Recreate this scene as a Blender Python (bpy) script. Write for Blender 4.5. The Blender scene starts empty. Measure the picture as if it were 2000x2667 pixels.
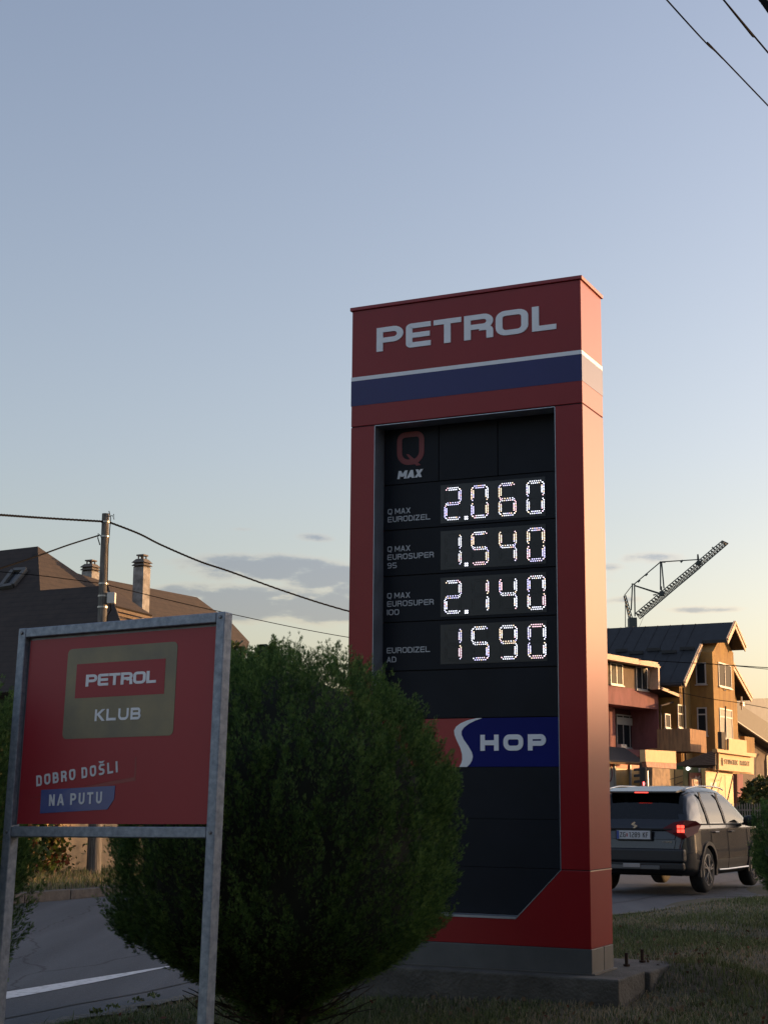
import bpy, bmesh, math, random
import numpy as np
from mathutils import Vector, Matrix
random.seed(7); rng = np.random.default_rng(11)
S = bpy.context.scene; COL = S.collection
# ------------------------------------------------------------------ camera
CAM = np.array([0.0, 0.0, 1.35]); FPX = 4009.88
PITCH = math.radians(10.6855); ROLL = math.radians(0.3237)
cd = bpy.data.cameras.new('camera'); cam = bpy.data.objects.new('camera', cd); COL.objects.link(cam)
cd.sensor_fit = 'VERTICAL'; cd.sensor_height = 36.0; cd.lens = FPX/2667*36.0
cd.clip_start = 0.05; cd.clip_end = 3000
_F = np.array([0, math.cos(PITCH), math.sin(PITCH)]); _U0 = np.array([0, -math.sin(PITCH), math.cos(PITCH)]); _X0 = np.array([1.0, 0, 0])
_R = _X0*math.cos(ROLL)+_U0*math.sin(ROLL); _U = -_X0*math.sin(ROLL)+_U0*math.cos(ROLL)
cam.matrix_world = Matrix(((_R[0], _U[0], -_F[0], CAM[0]), (_R[1], _U[1], -_F[1], CAM[1]), (_R[2], _U[2], -_F[2], CAM[2]), (0, 0, 0, 1)))
S.camera = cam
# ------------------------------------------------------------------ light
SUN_AZ, SUN_EL = math.radians(68), math.radians(6.0)
w = bpy.data.worlds.new('World'); S.world = w; w.use_nodes = True
nt = w.node_tree; nt.nodes.clear(); N = nt.nodes.new; L = nt.links.new
sky = N('ShaderNodeTexSky'); sky.sky_type = 'NISHITA'; sky.sun_disc = False
sky.sun_elevation = SUN_EL; sky.sun_rotation = SUN_AZ; sky.air_density = 1.0; sky.dust_density = 2.5; sky.ozone_density = 1.5; sky.altitude = 100
bg = N('ShaderNodeBackground'); bg.inputs[1].default_value = 0.15; wo = N('ShaderNodeOutputWorld')
sl = bpy.data.lights.new('sun', 'SUN'); sl.energy = 3.2; sl.angle = math.radians(0.9); sl.color = (1.0, 0.55, 0.22)
sun = bpy.data.objects.new('sun', sl); COL.objects.link(sun)
sd = Vector((math.sin(SUN_AZ)*math.cos(SUN_EL), math.cos(SUN_AZ)*math.cos(SUN_EL), math.sin(SUN_EL)))
sun.rotation_euler = (-sd).to_track_quat('-Z', 'Y').to_euler(); sun.location = (30, 10, 20)
S.view_settings.view_transform = 'Standard'; S.view_settings.look = 'None'; S.view_settings.gamma = 1
S.view_settings.exposure = 1.15
S.render.engine = 'CYCLES'

def back(x, y):                       # direction of a point of the photograph, y component 1
    d = _F+_R*(x-1000)/FPX+_U*(1333.5-y)/FPX
    return d/d[1]
def at(x, y, Y):                      # the point seen there at Y metres in front of the camera
    return CAM+back(x, y)*Y
# clouds: soft ellipses in azimuth / elevation broken up by noise, all at the sky's distance
def azel(x, y):
    d = back(x, y); d = d/np.linalg.norm(d); return math.atan2(d[0], d[1]), math.asin(d[2])
def mth(op, a, b=None, c=None):
    n = N('ShaderNodeMath'); n.operation = op
    for i, v in enumerate((a, b, c)):
        if v is None: continue
        if isinstance(v, (int, float)): n.inputs[i].default_value = v
        else: L(v, n.inputs[i])
    return n.outputs[0]
tc = N('ShaderNodeTexCoord'); sp = N('ShaderNodeSeparateXYZ'); L(tc.outputs['Generated'], sp.inputs[0])
AZ = mth('ARCTAN2', sp.outputs[0], sp.outputs[1]); EL = mth('ARCSINE', sp.outputs[2])
cx = N('ShaderNodeCombineXYZ'); L(mth('MULTIPLY', AZ, 26.0), cx.inputs[0]); L(mth('MULTIPLY', EL, 75.0), cx.inputs[1])
nz = N('ShaderNodeTexNoise'); L(cx.outputs[0], nz.inputs['Vector']); nz.inputs['Scale'].default_value = 1.5; nz.inputs['Detail'].default_value = 6; nz.inputs['Roughness'].default_value = .58
nzv = mth('SUBTRACT', nz.outputs[0], .5)
CL = [(700, 1480, 210, 32, 1), (850, 1500, 120, 34, 1), (560, 1475, 90, 18, .7), (620, 1570, 230, 44, 1), (840, 1580, 190, 42, 1), (480, 1550, 120, 26, .8), (1000, 1530, 160, 60, 1),
      (820, 1400, 60, 13, .55), (640, 1378, 70, 8, .3), (330, 1540, 90, 16, .5), (1690, 1453, 85, 17, .65), (1590, 1478, 60, 14, .5), (1625, 1563, 60, 12, .55), (1830, 1588, 95, 11, .65), (1700, 1580, 80, 14, .3), (1420, 1500, 160, 40, .8)]
tot = None
for (x, y, rx, ry, a) in CL:
    a0, e0 = azel(x, y); k = 1/FPX
    u = mth('DIVIDE', mth('SUBTRACT', AZ, a0), rx*k); v = mth('DIVIDE', mth('SUBTRACT', EL, e0), ry*k)
    q = mth('ADD', mth('MULTIPLY', u, u), mth('MULTIPLY', v, v))
    g = mth('MULTIPLY', mth('EXPONENT', mth('MULTIPLY', q, -.8)), a)
    tot = g if tot is None else mth('MAXIMUM', tot, g)
dens = mth('ADD', tot, mth('MULTIPLY', nzv, mth('MULTIPLY', tot, 2.2)))
mr = N('ShaderNodeMapRange'); mr.interpolation_type = 'SMOOTHSTEP'; L(dens, mr.inputs[0]); mr.inputs[1].default_value = .20; mr.inputs[2].default_value = .74; mr.inputs[3].default_value = 0; mr.inputs[4].default_value = .88
cr = N('ShaderNodeValToRGB'); L(mr.outputs[0], cr.inputs[0])
cr.color_ramp.elements[0].color = (1.14, .90, .78, 1); cr.color_ramp.elements[1].color = (.60, .61, .71, 1)
cr.color_ramp.elements[0].position = .1; cr.color_ramp.elements[1].position = .7
# evening air: the sky pales towards the horizon and is cooler above
el01 = N('ShaderNodeMapRange'); L(EL, el01.inputs[0]); el01.inputs[1].default_value = 0; el01.inputs[2].default_value = .55
SKYMIX = N('ShaderNodeMix'); SKYMIX.data_type = 'RGBA'; SKYMIX.blend_type = 'MULTIPLY'; SKYMIX.inputs[0].default_value = 1.0
grad = N('ShaderNodeValToRGB'); L(el01.outputs[0], grad.inputs[0])
grad.color_ramp.elements[0].color = (1.13, .98, .87, 1); grad.color_ramp.elements[1].color = (1.03, .985, 1.07, 1); ge = grad.color_ramp.elements.new(.4); ge.color = (1.07, .985, 1.01, 1)
HS = N('ShaderNodeHueSaturation'); HS.inputs['Saturation'].default_value = .74; L(sky.outputs[0], HS.inputs['Color']); L(HS.outputs[0], SKYMIX.inputs[6]); L(grad.outputs[0], SKYMIX.inputs[7])
cm = N('ShaderNodeMix'); cm.data_type = 'RGBA'; cm.blend_type = 'MULTIPLY'
L(mr.outputs[0], cm.inputs[0]); L(SKYMIX.outputs[2], cm.inputs[6]); L(cr.outputs[0], cm.inputs[7])
L(cm.outputs[2], bg.inputs[0]); L(bg.outputs[0], wo.inputs[0])

# ------------------------------------------------------------------ helpers
def tag(o, label=None, cat=None, group=None, kind=None):
    if label: o['label'] = label
    if cat: o['category'] = cat
    if group: o['group'] = group
    if kind: o['kind'] = kind
    return o
_M = {}
def mat(name, col, rough=.6, metal=0.0, var=.15, scale=6.0, bump=0.0, bscale=60.0, spec=.5, col2=None, emit=None, es=1.0, coat=0.0, stretch=None, vc=(.35, .65)):
    if name in _M: return _M[name]
    m = bpy.data.materials.new(name); m.use_nodes = True; t = m.node_tree; b = t.nodes['Principled BSDF']
    b.inputs['Roughness'].default_value = rough; b.inputs['Metallic'].default_value = metal; b.inputs['Specular IOR Level'].default_value = spec
    b.inputs['Coat Weight'].default_value = coat
    tcn = t.nodes.new('ShaderNodeTexCoord'); mp = t.nodes.new('ShaderNodeMapping'); t.links.new(tcn.outputs['Object'], mp.inputs[0])
    if stretch: mp.inputs['Scale'].default_value = stretch
    c = (*col, 1); c2 = (*(col2 if col2 else [x*(1-var) for x in col]), 1)
    n = t.nodes.new('ShaderNodeTexNoise'); n.inputs['Scale'].default_value = scale; n.inputs['Detail'].default_value = 5; n.inputs['Roughness'].default_value = .6
    t.links.new(mp.outputs[0], n.inputs['Vector'])
    r = t.nodes.new('ShaderNodeValToRGB'); r.color_ramp.elements[0].color = c2; r.color_ramp.elements[1].color = c
    r.color_ramp.elements[0].position = vc[0]; r.color_ramp.elements[1].position = vc[1]
    t.links.new(n.outputs[0], r.inputs[0]); t.links.new(r.outputs[0], b.inputs['Base Color'])
    if bump:
        n2 = t.nodes.new('ShaderNodeTexNoise'); n2.inputs['Scale'].default_value = bscale; n2.inputs['Detail'].default_value = 3
        t.links.new(mp.outputs[0], n2.inputs['Vector'])
        bp = t.nodes.new('ShaderNodeBump'); bp.inputs['Strength'].default_value = bump; bp.inputs['Distance'].default_value = .02
        t.links.new(n2.outputs[0], bp.inputs['Height']); t.links.new(bp.outputs[0], b.inputs['Normal'])
    if emit: b.inputs['Emission Color'].default_value = (*emit, 1); b.inputs['Emission Strength'].default_value = es
    _M[name] = m; return m
def leafmat(name, c1, c2, scale=9.0, rough=.65, trans=.25):
    m = mat(name, c1, rough, 0, 0, scale, col2=c2, spec=.25)
    t = m.node_tree; b = t.nodes['Principled BSDF']; out = t.nodes['Material Output']
    tr = t.nodes.new('ShaderNodeBsdfTranslucent'); mx = t.nodes.new('ShaderNodeMixShader'); mx.inputs[0].default_value = trans
    for l in list(b.inputs['Base Color'].links): t.links.new(l.from_socket, tr.inputs[0])
    t.links.new(b.outputs[0], mx.inputs[1]); t.links.new(tr.outputs[0], mx.inputs[2]); t.links.new(mx.outputs[0], out.inputs[0])
    return m
def empty(name, loc, rot=None, label=None, cat=None, group=None, mw=None):
    o = bpy.data.objects.new(name, None); COL.objects.link(o); o.empty_display_size = .2
    o.matrix_world = mw if mw is not None else Matrix.Translation(Vector(loc)) @ Matrix.Rotation(rot or 0, 4, 'Z')
    return tag(o, label, cat, group)
class MB:
    def __init__(s): s.v = []; s.f = []; s.m = []; s.k = 0
    def add(s, vs, fs):
        b = len(s.v); s.v += [tuple(float(c) for c in v) for v in vs]; s.f += [tuple(b+i for i in f) for f in fs]; s.m += [s.k]*len(fs); return s
    def box(s, x0, x1, y0, y1, z0, z1):
        return s.add([(x0,y0,z0),(x1,y0,z0),(x1,y1,z0),(x0,y1,z0),(x0,y0,z1),(x1,y0,z1),(x1,y1,z1),(x0,y1,z1)],
                     [(3,2,1,0),(4,5,6,7),(0,1,5,4),(1,2,6,5),(2,3,7,6),(3,0,4,7)])
    def prism(s, poly, off):          # closed polygon (3d points) pushed along off
        n = len(poly); p = [np.array(q, float) for q in poly]; o = np.array(off, float)
        return s.add(p+[q+o for q in p], [tuple(range(n))[::-1], tuple(range(n, 2*n))]+[(i, (i+1) % n, n+(i+1) % n, n+i) for i in range(n)])
    def tube(s, pts, r, n=8, r2=None, cap=True):
        pts = [np.array(p, float) for p in pts]; rings = []; m = len(pts)
        for i, p in enumerate(pts):
            t = (pts[min(i+1, m-1)]-pts[max(i-1, 0)]); t = t/(np.linalg.norm(t)+1e-9)
            a = np.cross(t, (0, 0, 1)) if abs(t[2]) < .9 else np.cross(t, (1, 0, 0)); a = a/np.linalg.norm(a); b = np.cross(t, a)
            rr = r+(r2-r)*i/(m-1) if r2 is not None else r
            rings += [p+rr*(math.cos(2*math.pi*j/n)*a+math.sin(2*math.pi*j/n)*b) for j in range(n)]
        fs = [(i*n+j, i*n+(j+1) % n, (i+1)*n+(j+1) % n, (i+1)*n+j) for i in range(m-1) for j in range(n)]
        if cap: fs += [tuple(range(n))[::-1], tuple(range((m-1)*n, m*n))]
        return s.add(rings, fs)
    def bar(s, a, b, w, d=None, up=(0, 0, 1)):   # square bar
        a = np.array(a, float); b = np.array(b, float); t = b-a; t /= np.linalg.norm(t); up = np.array(up, float)
        if abs(t@up) > .95: up = np.array((0, 1., 0))
        x = np.cross(t, up); x /= np.linalg.norm(x); y = np.cross(x, t); d = d or w
        o = [x*w/2+y*d/2, -x*w/2+y*d/2, -x*w/2-y*d/2, x*w/2-y*d/2]
        return s.add([a+q for q in o]+[b+q for q in o], [(0,1,2,3),(7,6,5,4),(0,4,5,1),(1,5,6,2),(2,6,7,3),(3,7,4,0)])
    def lathe(s, prof, n=16, c=(0, 0, 0), axis='z'):
        m = len(prof); vs = []
        for (r, z) in prof:
            for j in range(n):
                a = 2*math.pi*j/n; x, y = r*math.cos(a), r*math.sin(a)
                vs.append((c[0]+x, c[1]+y, c[2]+z) if axis == 'z' else (c[0]+z, c[1]+x, c[2]+y))
        fs = [(i*n+j, i*n+(j+1) % n, (i+1)*n+(j+1) % n, (i+1)*n+j) for i in range(m-1) for j in range(n)]
        fs += [tuple(range(n))[::-1], tuple(range((m-1)*n, m*n))]
        return s.add(vs, fs)
    def build(s, name, mats, parent=None, world=False, smooth=False, bevel=0, label=None, cat=None, group=None, kind=None, fixn=True):
        me = bpy.data.meshes.new(name); vs = s.v
        if parent is not None and world:
            iv = PW(parent).inverted(); vs = [tuple(iv @ Vector(v)) for v in vs]
        me.from_pydata(vs, [], s.f)
        for m in (mats if isinstance(mats, (list, tuple)) else [mats]): me.materials.append(m)
        me.polygons.foreach_set('material_index', s.m)
        if fixn:
            bm = bmesh.new(); bm.from_mesh(me); bmesh.ops.recalc_face_normals(bm, faces=bm.faces); bm.to_mesh(me); bm.free()
        if smooth: me.polygons.foreach_set('use_smooth', [True]*len(me.polygons))
        me.update(); o = bpy.data.objects.new(name, me); COL.objects.link(o)
        if parent is not None: o.parent = parent
        if bevel:
            bv = o.modifiers.new('b', 'BEVEL'); bv.width = bevel; bv.segments = 2; bv.limit_method = 'ANGLE'
        return tag(o, label, cat, group, kind)
def PW(o):                             # world matrix without waiting for the depsgraph
    m = o.matrix_basis.copy()
    while o.parent is not None: o = o.parent; m = o.matrix_basis @ m
    return m
def rawmesh(name, V, F, mats, mi=None, parent=None, smooth=False, world=False, **kw):
    V = np.asarray(V, dtype=np.float32); F = np.asarray(F, dtype=np.int32); k = F.shape[1]
    if parent is not None and world:
        iv = np.array(PW(parent).inverted()); V = (V@iv[:3, :3].T+iv[:3, 3]).astype(np.float32)
    me = bpy.data.meshes.new(name); me.vertices.add(len(V)); me.vertices.foreach_set('co', V.ravel())
    me.loops.add(F.size); me.loops.foreach_set('vertex_index', F.ravel())
    me.polygons.add(len(F)); me.polygons.foreach_set('loop_start', np.arange(0, F.size, k)); me.polygons.foreach_set('loop_total', np.full(len(F), k))
    for m in (mats if isinstance(mats, (list, tuple)) else [mats]): me.materials.append(m)
    if mi is not None: me.polygons.foreach_set('material_index', np.asarray(mi, dtype=np.int32))
    if smooth: me.polygons.foreach_set('use_smooth', [True]*len(F))
    me.update(calc_edges=True); me.validate(); o = bpy.data.objects.new(name, me); COL.objects.link(o)
    if parent is not None: o.parent = parent
    return tag(o, **kw)
# ------------------------------------------------------------------ lettering: strokes of even width cut as solid letters
def fillet(path, rad, seg=5):
    out = []; n = len(path)
    for i, p in enumerate(path):
        r = rad[i] if isinstance(rad, (list, tuple)) else rad
        if i in (0, n-1) or r <= 0: out.append(np.array(p, float)); continue
        p = np.array(p, float); a = np.array(path[i-1], float)-p; b = np.array(path[i+1], float)-p
        la, lb = np.linalg.norm(a), np.linalg.norm(b); a /= la; b /= lb
        ang = math.acos(max(-1, min(1, a@b))); t = min(r/math.tan(ang/2), la*.499, lb*.499); rr = t*math.tan(ang/2)
        if ang > 3.1: out.append(p); continue
        c = p+(a+b)/np.linalg.norm(a+b)*rr/math.sin(ang/2); s0 = p+a*t; s1 = p+b*t
        a0 = math.atan2(*(s0-c)[::-1]); a1 = math.atan2(*(s1-c)[::-1]); d = (a1-a0+math.pi) % (2*math.pi)-math.pi
        out += [c+rr*np.array((math.cos(a0+d*k/seg), math.sin(a0+d*k/seg))) for k in range(seg+1)]
    return out
def ribbon(path, t):
    n = len(path); Lf = []; Rt = []
    for i in range(n):
        p = path[i]; d0 = path[i]-path[i-1] if i else path[1]-path[0]; d1 = path[i+1]-path[i] if i < n-1 else d0
        d0 = d0/(np.linalg.norm(d0)+1e-9); d1 = d1/(np.linalg.norm(d1)+1e-9)
        n0 = np.array((-d0[1], d0[0])); n1 = np.array((-d1[1], d1[0])); m = n0+n1; m = m/(np.linalg.norm(m)+1e-9)
        k = t/2/max(.45, m@n0); Lf.append(p+m*k); Rt.append(p-m*k)
    return Lf, Rt
ER = 1.0
def glyph(c, w, h, t, R):
    a, b, d, e, m = t/2, w-t/2, t/2, h-t/2, h/2
    z = 0; G = []
    def P(pts, rad): G.append(('p', pts, rad))
    def D(x0, y0, x1, y1): G.append(('d', x0, y0, x1, y1))
    if c == 'P': P([(a,0),(a,e),(b,e),(b,m-d*.4),(a+d,m-d*.4)], [0,z,R,R,0])
    elif c == 'E': P([(w,e),(a,e),(a,d),(w,d)], [0,R*ER,R*ER,0]); P([(a+d,m),(w*.96,m)], 0)
    elif c == 'T': P([(0,e),(w,e)], 0); P([(w/2,e-d),(w/2,0)], 0)
    elif c == 'R': P([(a,0),(a,e),(b,e),(b,m),(a+d,m)], [0,z,R,R,0]); P([(b-R-d,m-d*.6),(b,m-d*.6),(b,0)], [0,R*.6,0])
    elif c in 'O0': P([(w/2,e),(b,e),(b,d),(a,d),(a,e),(w/2,e)], [0,R,R,R,R,0])
    elif c == 'L': P([(a,h),(a,d),(w,d)], [0,z,0])
    elif c == 'H': P([(a,0),(a,h)], 0); P([(b,0),(b,h)], 0); P([(a+d,m),(b-d,m)], 0)
    elif c == 'K': P([(a,0),(a,h)], 0); D(a+d*1.1,m*.95,b-d*.2,h); D(b,0,a+t*1.25,m*1.12)
    elif c == 'U': P([(a,h),(a,d),(b,d),(b,h)], [0,R,R,0])
    elif c == 'B': P([(w*.5,m),(a+d,m)],0); P([(a,0),(a,e),(b-d*.3,e),(b-d*.3,m),(w*.5,m)], [0,z,R*.8,R*.8,0]); P([(a+d,d),(b,d),(b,m),(w*.5,m)], [0,R*.9,R*.9,0])
    elif c == 'D': P([(w*.4,d),(a,d),(a,e),(b,e),(b,d),(w*.4,d)], [0,z,z,R*1.3,R*1.3,0])
    elif c == 'I' : P([(w/2,0),(w/2,h)], 0)
    elif c == '1' : P([(w/2-t*.9,e-d*.6),(w*.62,e+d*.2),(w*.62,0)], 0)
    elif c == 'S' or c == '5' or c == 'Š':
        P([(b,e-h*.1),(b,e),(a,e),(a,m),(b,m),(b,d),(a,d),(a,d+h*.1)] if c != '5' else [(b,e),(a,e),(a,m),(b,m),(b,d),(a,d)], ([0,R,R,R,R,R,R,0] if c != '5' else [0,0,0,R,R,0]))
        if c == 'Š': D(w/2,h*1.08,w*.2,h*1.26); D(w/2,h*1.08,w*.8,h*1.26)
    elif c == 'Z' or c == '2':
        if c == 'Z': P([(0,e),(b+d*.2,e)],0); D(a*.6,d,b,e); P([(0,d),(w,d)],0)
        else: P([(a,e),(b,e),(b,m),(a,m),(a,d),(w,d)], [0,R,R,R,0,0])
    elif c == 'X': D(a,0,b,h); D(b,0,a,h)
    elif c == 'A': D(a,0,w/2,h); D(b,0,w/2,h); P([(w*.25,h*.3),(w*.75,h*.3)], 0)
    elif c == 'M': P([(a,0),(a,h)],0); P([(b,0),(b,h)],0); D(w/2,h*.25,a,h); D(w/2,h*.25,b,h)
    elif c == 'N': P([(a,0),(a,h)],0); P([(b,0),(b,h)],0); D(b,0,a,h)
    elif c == 'Q': P([(w/2,e),(b,e),(b,d),(a,d),(a,e),(w/2,e)], [0,R,R,R,R,0]); D(w*.80,-h*.12,w*.50,h*.30)
    elif c == 'G': P([(b,e-h*.06),(b,e),(a,e),(a,d),(b,d),(b,m),(w*.55,m)], [0,R,R,R,R*.5,0,0])
    elif c == 'C': P([(w,e),(a,e),(a,d),(w,d)], [0,R,R,0])
    elif c == 'F': P([(w,e),(a,e),(a,0)], 0); P([(a+d,m),(w*.9,m)], 0)
    elif c == 'Y': P([(w/2,m),(w/2,0)],0); D(w/2,m,a,h); D(w/2,m,b,h)
    elif c == '9': P([(a,d),(b,d),(b,e),(a,e),(a,m),(b-d,m)], [0,R,R,R,R,0])
    elif c == '8': P([(w/2,e),(b,e),(b,d),(a,d),(a,e),(w/2,e)], [0,R,R,R,R,0]); P([(a+d,m),(b-d,m)],0)
    elif c == '€': P([(w,e),(a,e),(a,d),(w,d)], [0,h*.42,h*.42,0]); P([(a-d*.2,m),(w*.9,m)], 0)
    return G
def text(mb, s, x, z, h, w, t, gap, T, depth=.004, R=None, slant=0.0, wide={}, adv={}, rise=0.0):
    """T(u, out, w) gives the point; returns the end x. rise tilts the line of text."""
    R = h*.26 if R is None else R; k = 0
    def TT(p, o):
        u, v = p; u = u+slant*v
        return T(x+u*math.cos(rise)-v*math.sin(rise), o, z+u*math.sin(rise)+v*math.cos(rise))
    cur = 0.0
    for ch in s:
        gw = w*wide.get(ch, 1.0)
        if ch == ' ': cur += w*wide.get(' ', .6); continue
        if ch == 'I': gw = t
        for g in glyph(ch, gw, h, t, R):
            k += 1; dz = depth+.0004*(k % 5)
            if g[0] == 'p':
                pts = fillet([(px+cur, py) for px, py in g[1]], g[2]); A, B = ribbon(pts, t); n = len(A)
                vs = [TT(p, 0) for p in A]+[TT(p, 0) for p in B]+[TT(p, dz) for p in A]+[TT(p, dz) for p in B]
                fs = []
                for i in range(n-1):
                    fs += [(2*n+i, 2*n+i+1, 3*n+i+1, 3*n+i), (i, i+1, 2*n+i+1, 2*n+i), (n+i+1, n+i, 3*n+i, 3*n+i+1)]
                fs += [(0, 2*n, 3*n, n), (n-1, 2*n-1, 4*n-1, 3*n-1)]
                mb.add(vs, fs)
            else:
                _, x0, y0, x1, y1 = g; hw = t*math.hypot(x1-x0, y1-y0)/abs(y1-y0)/2
                q = [(x0-hw+cur, y0), (x0+hw+cur, y0), (x1+hw+cur, y1), (x1-hw+cur, y1)]
                mb.add([TT(p, 0) for p in q]+[TT(p, dz) for p in q], [(4,5,6,7),(0,1,5,4),(1,2,6,5),(2,3,7,6),(3,0,4,7)])
        cur += gw+gap*adv.get(ch, 1.0)
    return x+cur
# ------------------------------------------------------------------ ground, roads
RH = 0.4463; DV = np.array([math.sin(RH), math.cos(RH)]); NV = np.array([DV[1], -DV[0]])     # the road's heading and its normal (towards the camera side)
def aw(al, ac, z=0.0): p = DV*al+NV*ac; return (p[0], p[1], z)
def ground_z(x, y):
    al = x*DV[0]+y*DV[1]; ac = x*NV[0]+y*NV[1]
    v = np.clip((ac+6.1)/1.2, 0, 1)
    b = .05*v*(.6+.4*np.sin(x*1.7+y*.6))+.04*np.exp(-((x-1.3)**2+(y-10.2)**2)/1.5)
    b = b+v*(.235*np.exp(-((x-2.22)**2+(y-11.2)**2)/.30)+.05*np.exp(-((x-3)**2+(y-13)**2)/3))
    far = np.clip((-13.5-ac)/.15, 0, 1)
    return b+far*(.13+.05*np.clip(-(ac+13.6)/3, 0, 1))
def gridmesh(al, ac, z, name, m, bumpz=True, **kw):
    A, C = np.meshgrid(al, ac, indexing='ij'); X = A*DV[0]+C*NV[0]; Y = A*DV[1]+C*NV[1]
    Z = (ground_z(X, Y) if bumpz else 0)+z+0*X; V = np.stack([X, Y, Z], -1).reshape(-1, 3); n = len(ac)
    i, j = np.meshgrid(np.arange(len(al)-1), np.arange(n-1), indexing='ij'); a = (i*n+j).ravel()
    return rawmesh(name, V, np.stack([a, a+n, a+n+1, a+1], 1), m, smooth=True, **kw)
soil = mat('soil_grass', (.060, .062, .030), .95, 0, 0, 3.0, .8, 30, col2=(.080, .062, .042))
gridmesh(np.unique(np.r_[-900:-20:12j, np.arange(-20, 50, .25), 50:900:14j]), np.unique(np.r_[-900:-25:10j, np.arange(-25, 12, .2), 12:900:10j]), -.005, 'ground', soil, kind='structure')
asph = bpy.data.materials.new('asphalt'); asph.use_nodes = True
def asphalt_nodes(m):
    t = m.node_tree; b = t.nodes['Principled BSDF']; ln = t.links.new; nn = t.nodes.new
    tcn = nn('ShaderNodeTexCoord')
    n1 = nn('ShaderNodeTexNoise'); n1.inputs['Scale'].default_value = 90; n1.inputs['Detail'].default_value = 3; ln(tcn.outputs['Object'], n1.inputs['Vector'])
    mp = nn('ShaderNodeMapping'); mp.inputs['Rotation'].default_value = (0, 0, RH); mp.inputs['Scale'].default_value = (1.6, .12, 1); ln(tcn.outputs['Object'], mp.inputs[0])
    n2 = nn('ShaderNodeTexNoise'); n2.inputs['Scale'].default_value = 1.5; n2.inputs['Detail'].default_value = 4; ln(mp.outputs[0], n2.inputs['Vector'])
    v = nn('ShaderNodeTexVoronoi'); v.feature = 'DISTANCE_TO_EDGE'; v.inputs['Scale'].default_value = .5; mp2 = nn('ShaderNodeMapping'); mp2.inputs['Rotation'].default_value = (0, 0, RH); mp2.inputs['Scale'].default_value = (1.2, .25, 1)
    wv = nn('ShaderNodeTexNoise'); wv.inputs['Scale'].default_value = 1.1; wv.inputs['Detail'].default_value = 5; ln(tcn.outputs['Object'], wv.inputs['Vector'])
    ad = nn('ShaderNodeMix'); ad.data_type = 'VECTOR'; ad.inputs[0].default_value = .35; ln(tcn.outputs['Object'], ad.inputs[4]); ln(wv.outputs['Color'], ad.inputs[5]); ln(ad.outputs[1], mp2.inputs[0]); ln(mp2.outputs[0], v.inputs['Vector'])
    r = nn('ShaderNodeValToRGB'); r.color_ramp.elements[0].color = (.045, .049, .056, 1); r.color_ramp.elements[1].color = (.115, .121, .132, 1); r.color_ramp.elements[0].position = .3; r.color_ramp.elements[1].position = .72
    mx = nn('ShaderNodeMix'); mx.data_type = 'FLOAT'; mx.inputs[0].default_value = .5; ln(n1.outputs[0], mx.inputs[2]); ln(n2.outputs[0], mx.inputs[3]); ln(mx.outputs[0], r.inputs[0])
    cr2 = nn('ShaderNodeMapRange'); ln(v.outputs['Distance'], cr2.inputs[0]); cr2.inputs[1].default_value = 0; cr2.inputs[2].default_value = .006; cr2.inputs[3].default_value = .45; cr2.inputs[4].default_value = 1
    mm = nn('ShaderNodeMix'); mm.data_type = 'RGBA'; mm.blend_type = 'MULTIPLY'; mm.inputs[0].default_value = 1; ln(r.outputs[0], mm.inputs[6]); ln(cr2.outputs[0], mm.inputs[7]); ln(mm.outputs[2], b.inputs['Base Color'])
    bp = nn('ShaderNodeBump'); bp.inputs['Strength'].default_value = .5; bp.inputs['Distance'].default_value = .01; ln(n1.outputs[0], bp.inputs['Height']); ln(bp.outputs[0], b.inputs['Normal'])
    b.inputs['Roughness'].default_value = .82; b.inputs['Specular IOR Level'].default_value = .35
asphalt_nodes(asph)
def near_edge(al): return np.interp(al, [-40, 5, 9, 14, 18.8, 23.2, 30, 45, 70], [-6.0, -6.05, -6.07, -6.0, -5.84, -5.2, -3.8, 0, 12])
al = np.concatenate([np.arange(-40, 60, .15), np.arange(60, 130, 2)])
ned = near_edge(al)+.05*np.sin(al*2.3)+.03*rng.normal(size=len(al))
V = []
for k, a in enumerate(al): V += [aw(a, -13.38, .004), aw(a, ned[k], .006)]
k = np.arange(len(al)-1)*2; rawmesh('road', V, np.stack([k, k+2, k+3, k+1], 1), asph, kind='structure')
paint = mat('road_paint', (.62, .63, .64), .7, 0, 0, 14, .3, 90, col2=(.30, .31, .32), vc=(.3, .5))
wp = MB()
pts = [(6.0, -7.05, -7.45), (9.0, -7.08, -7.34), (10.0, -7.14, -7.33), (10.9, -7.24, -7.31), (11.3, -7.27, -7.29)]
vs = []; 
for (a, c1, c2) in pts: vs += [aw(a, c1, .010), aw(a, c2, .010)]
wp.add(vs, [(2*i, 2*i+1, 2*i+3, 2*i+2) for i in range(len(pts)-1)])
for (a0, a1, c) in [(22.5, 25.5, -8.35), (29.5, 33, -8.1), (37, 41, -8.0)]: wp.add([aw(a0, c-.05, .010), aw(a1, c-.04, .010), aw(a1, c+.04, .010), aw(a0, c+.03, .010)], [(0, 1, 2, 3)])
wp.build('road_marking', paint, kind='structure')
tar = mat('tar_seam', (.022, .023, .026), .7, 0, .3, 20)
tb_ = MB(); pp = [(a, -6.52+.05*math.sin(a*.9)+.02*math.sin(a*4.1)) for a in np.arange(6, 30, .4)]; vs = []
for (a, c) in pp: vs += [aw(a, c-.010-.008*abs(math.sin(a*3)), .011), aw(a, c+.010, .011)]
tb_.add(vs, [(2*i, 2*i+1, 2*i+3, 2*i+2) for i in range(len(pp)-1)]); tb_.build('tar_joint', tar, kind='structure')
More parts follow.
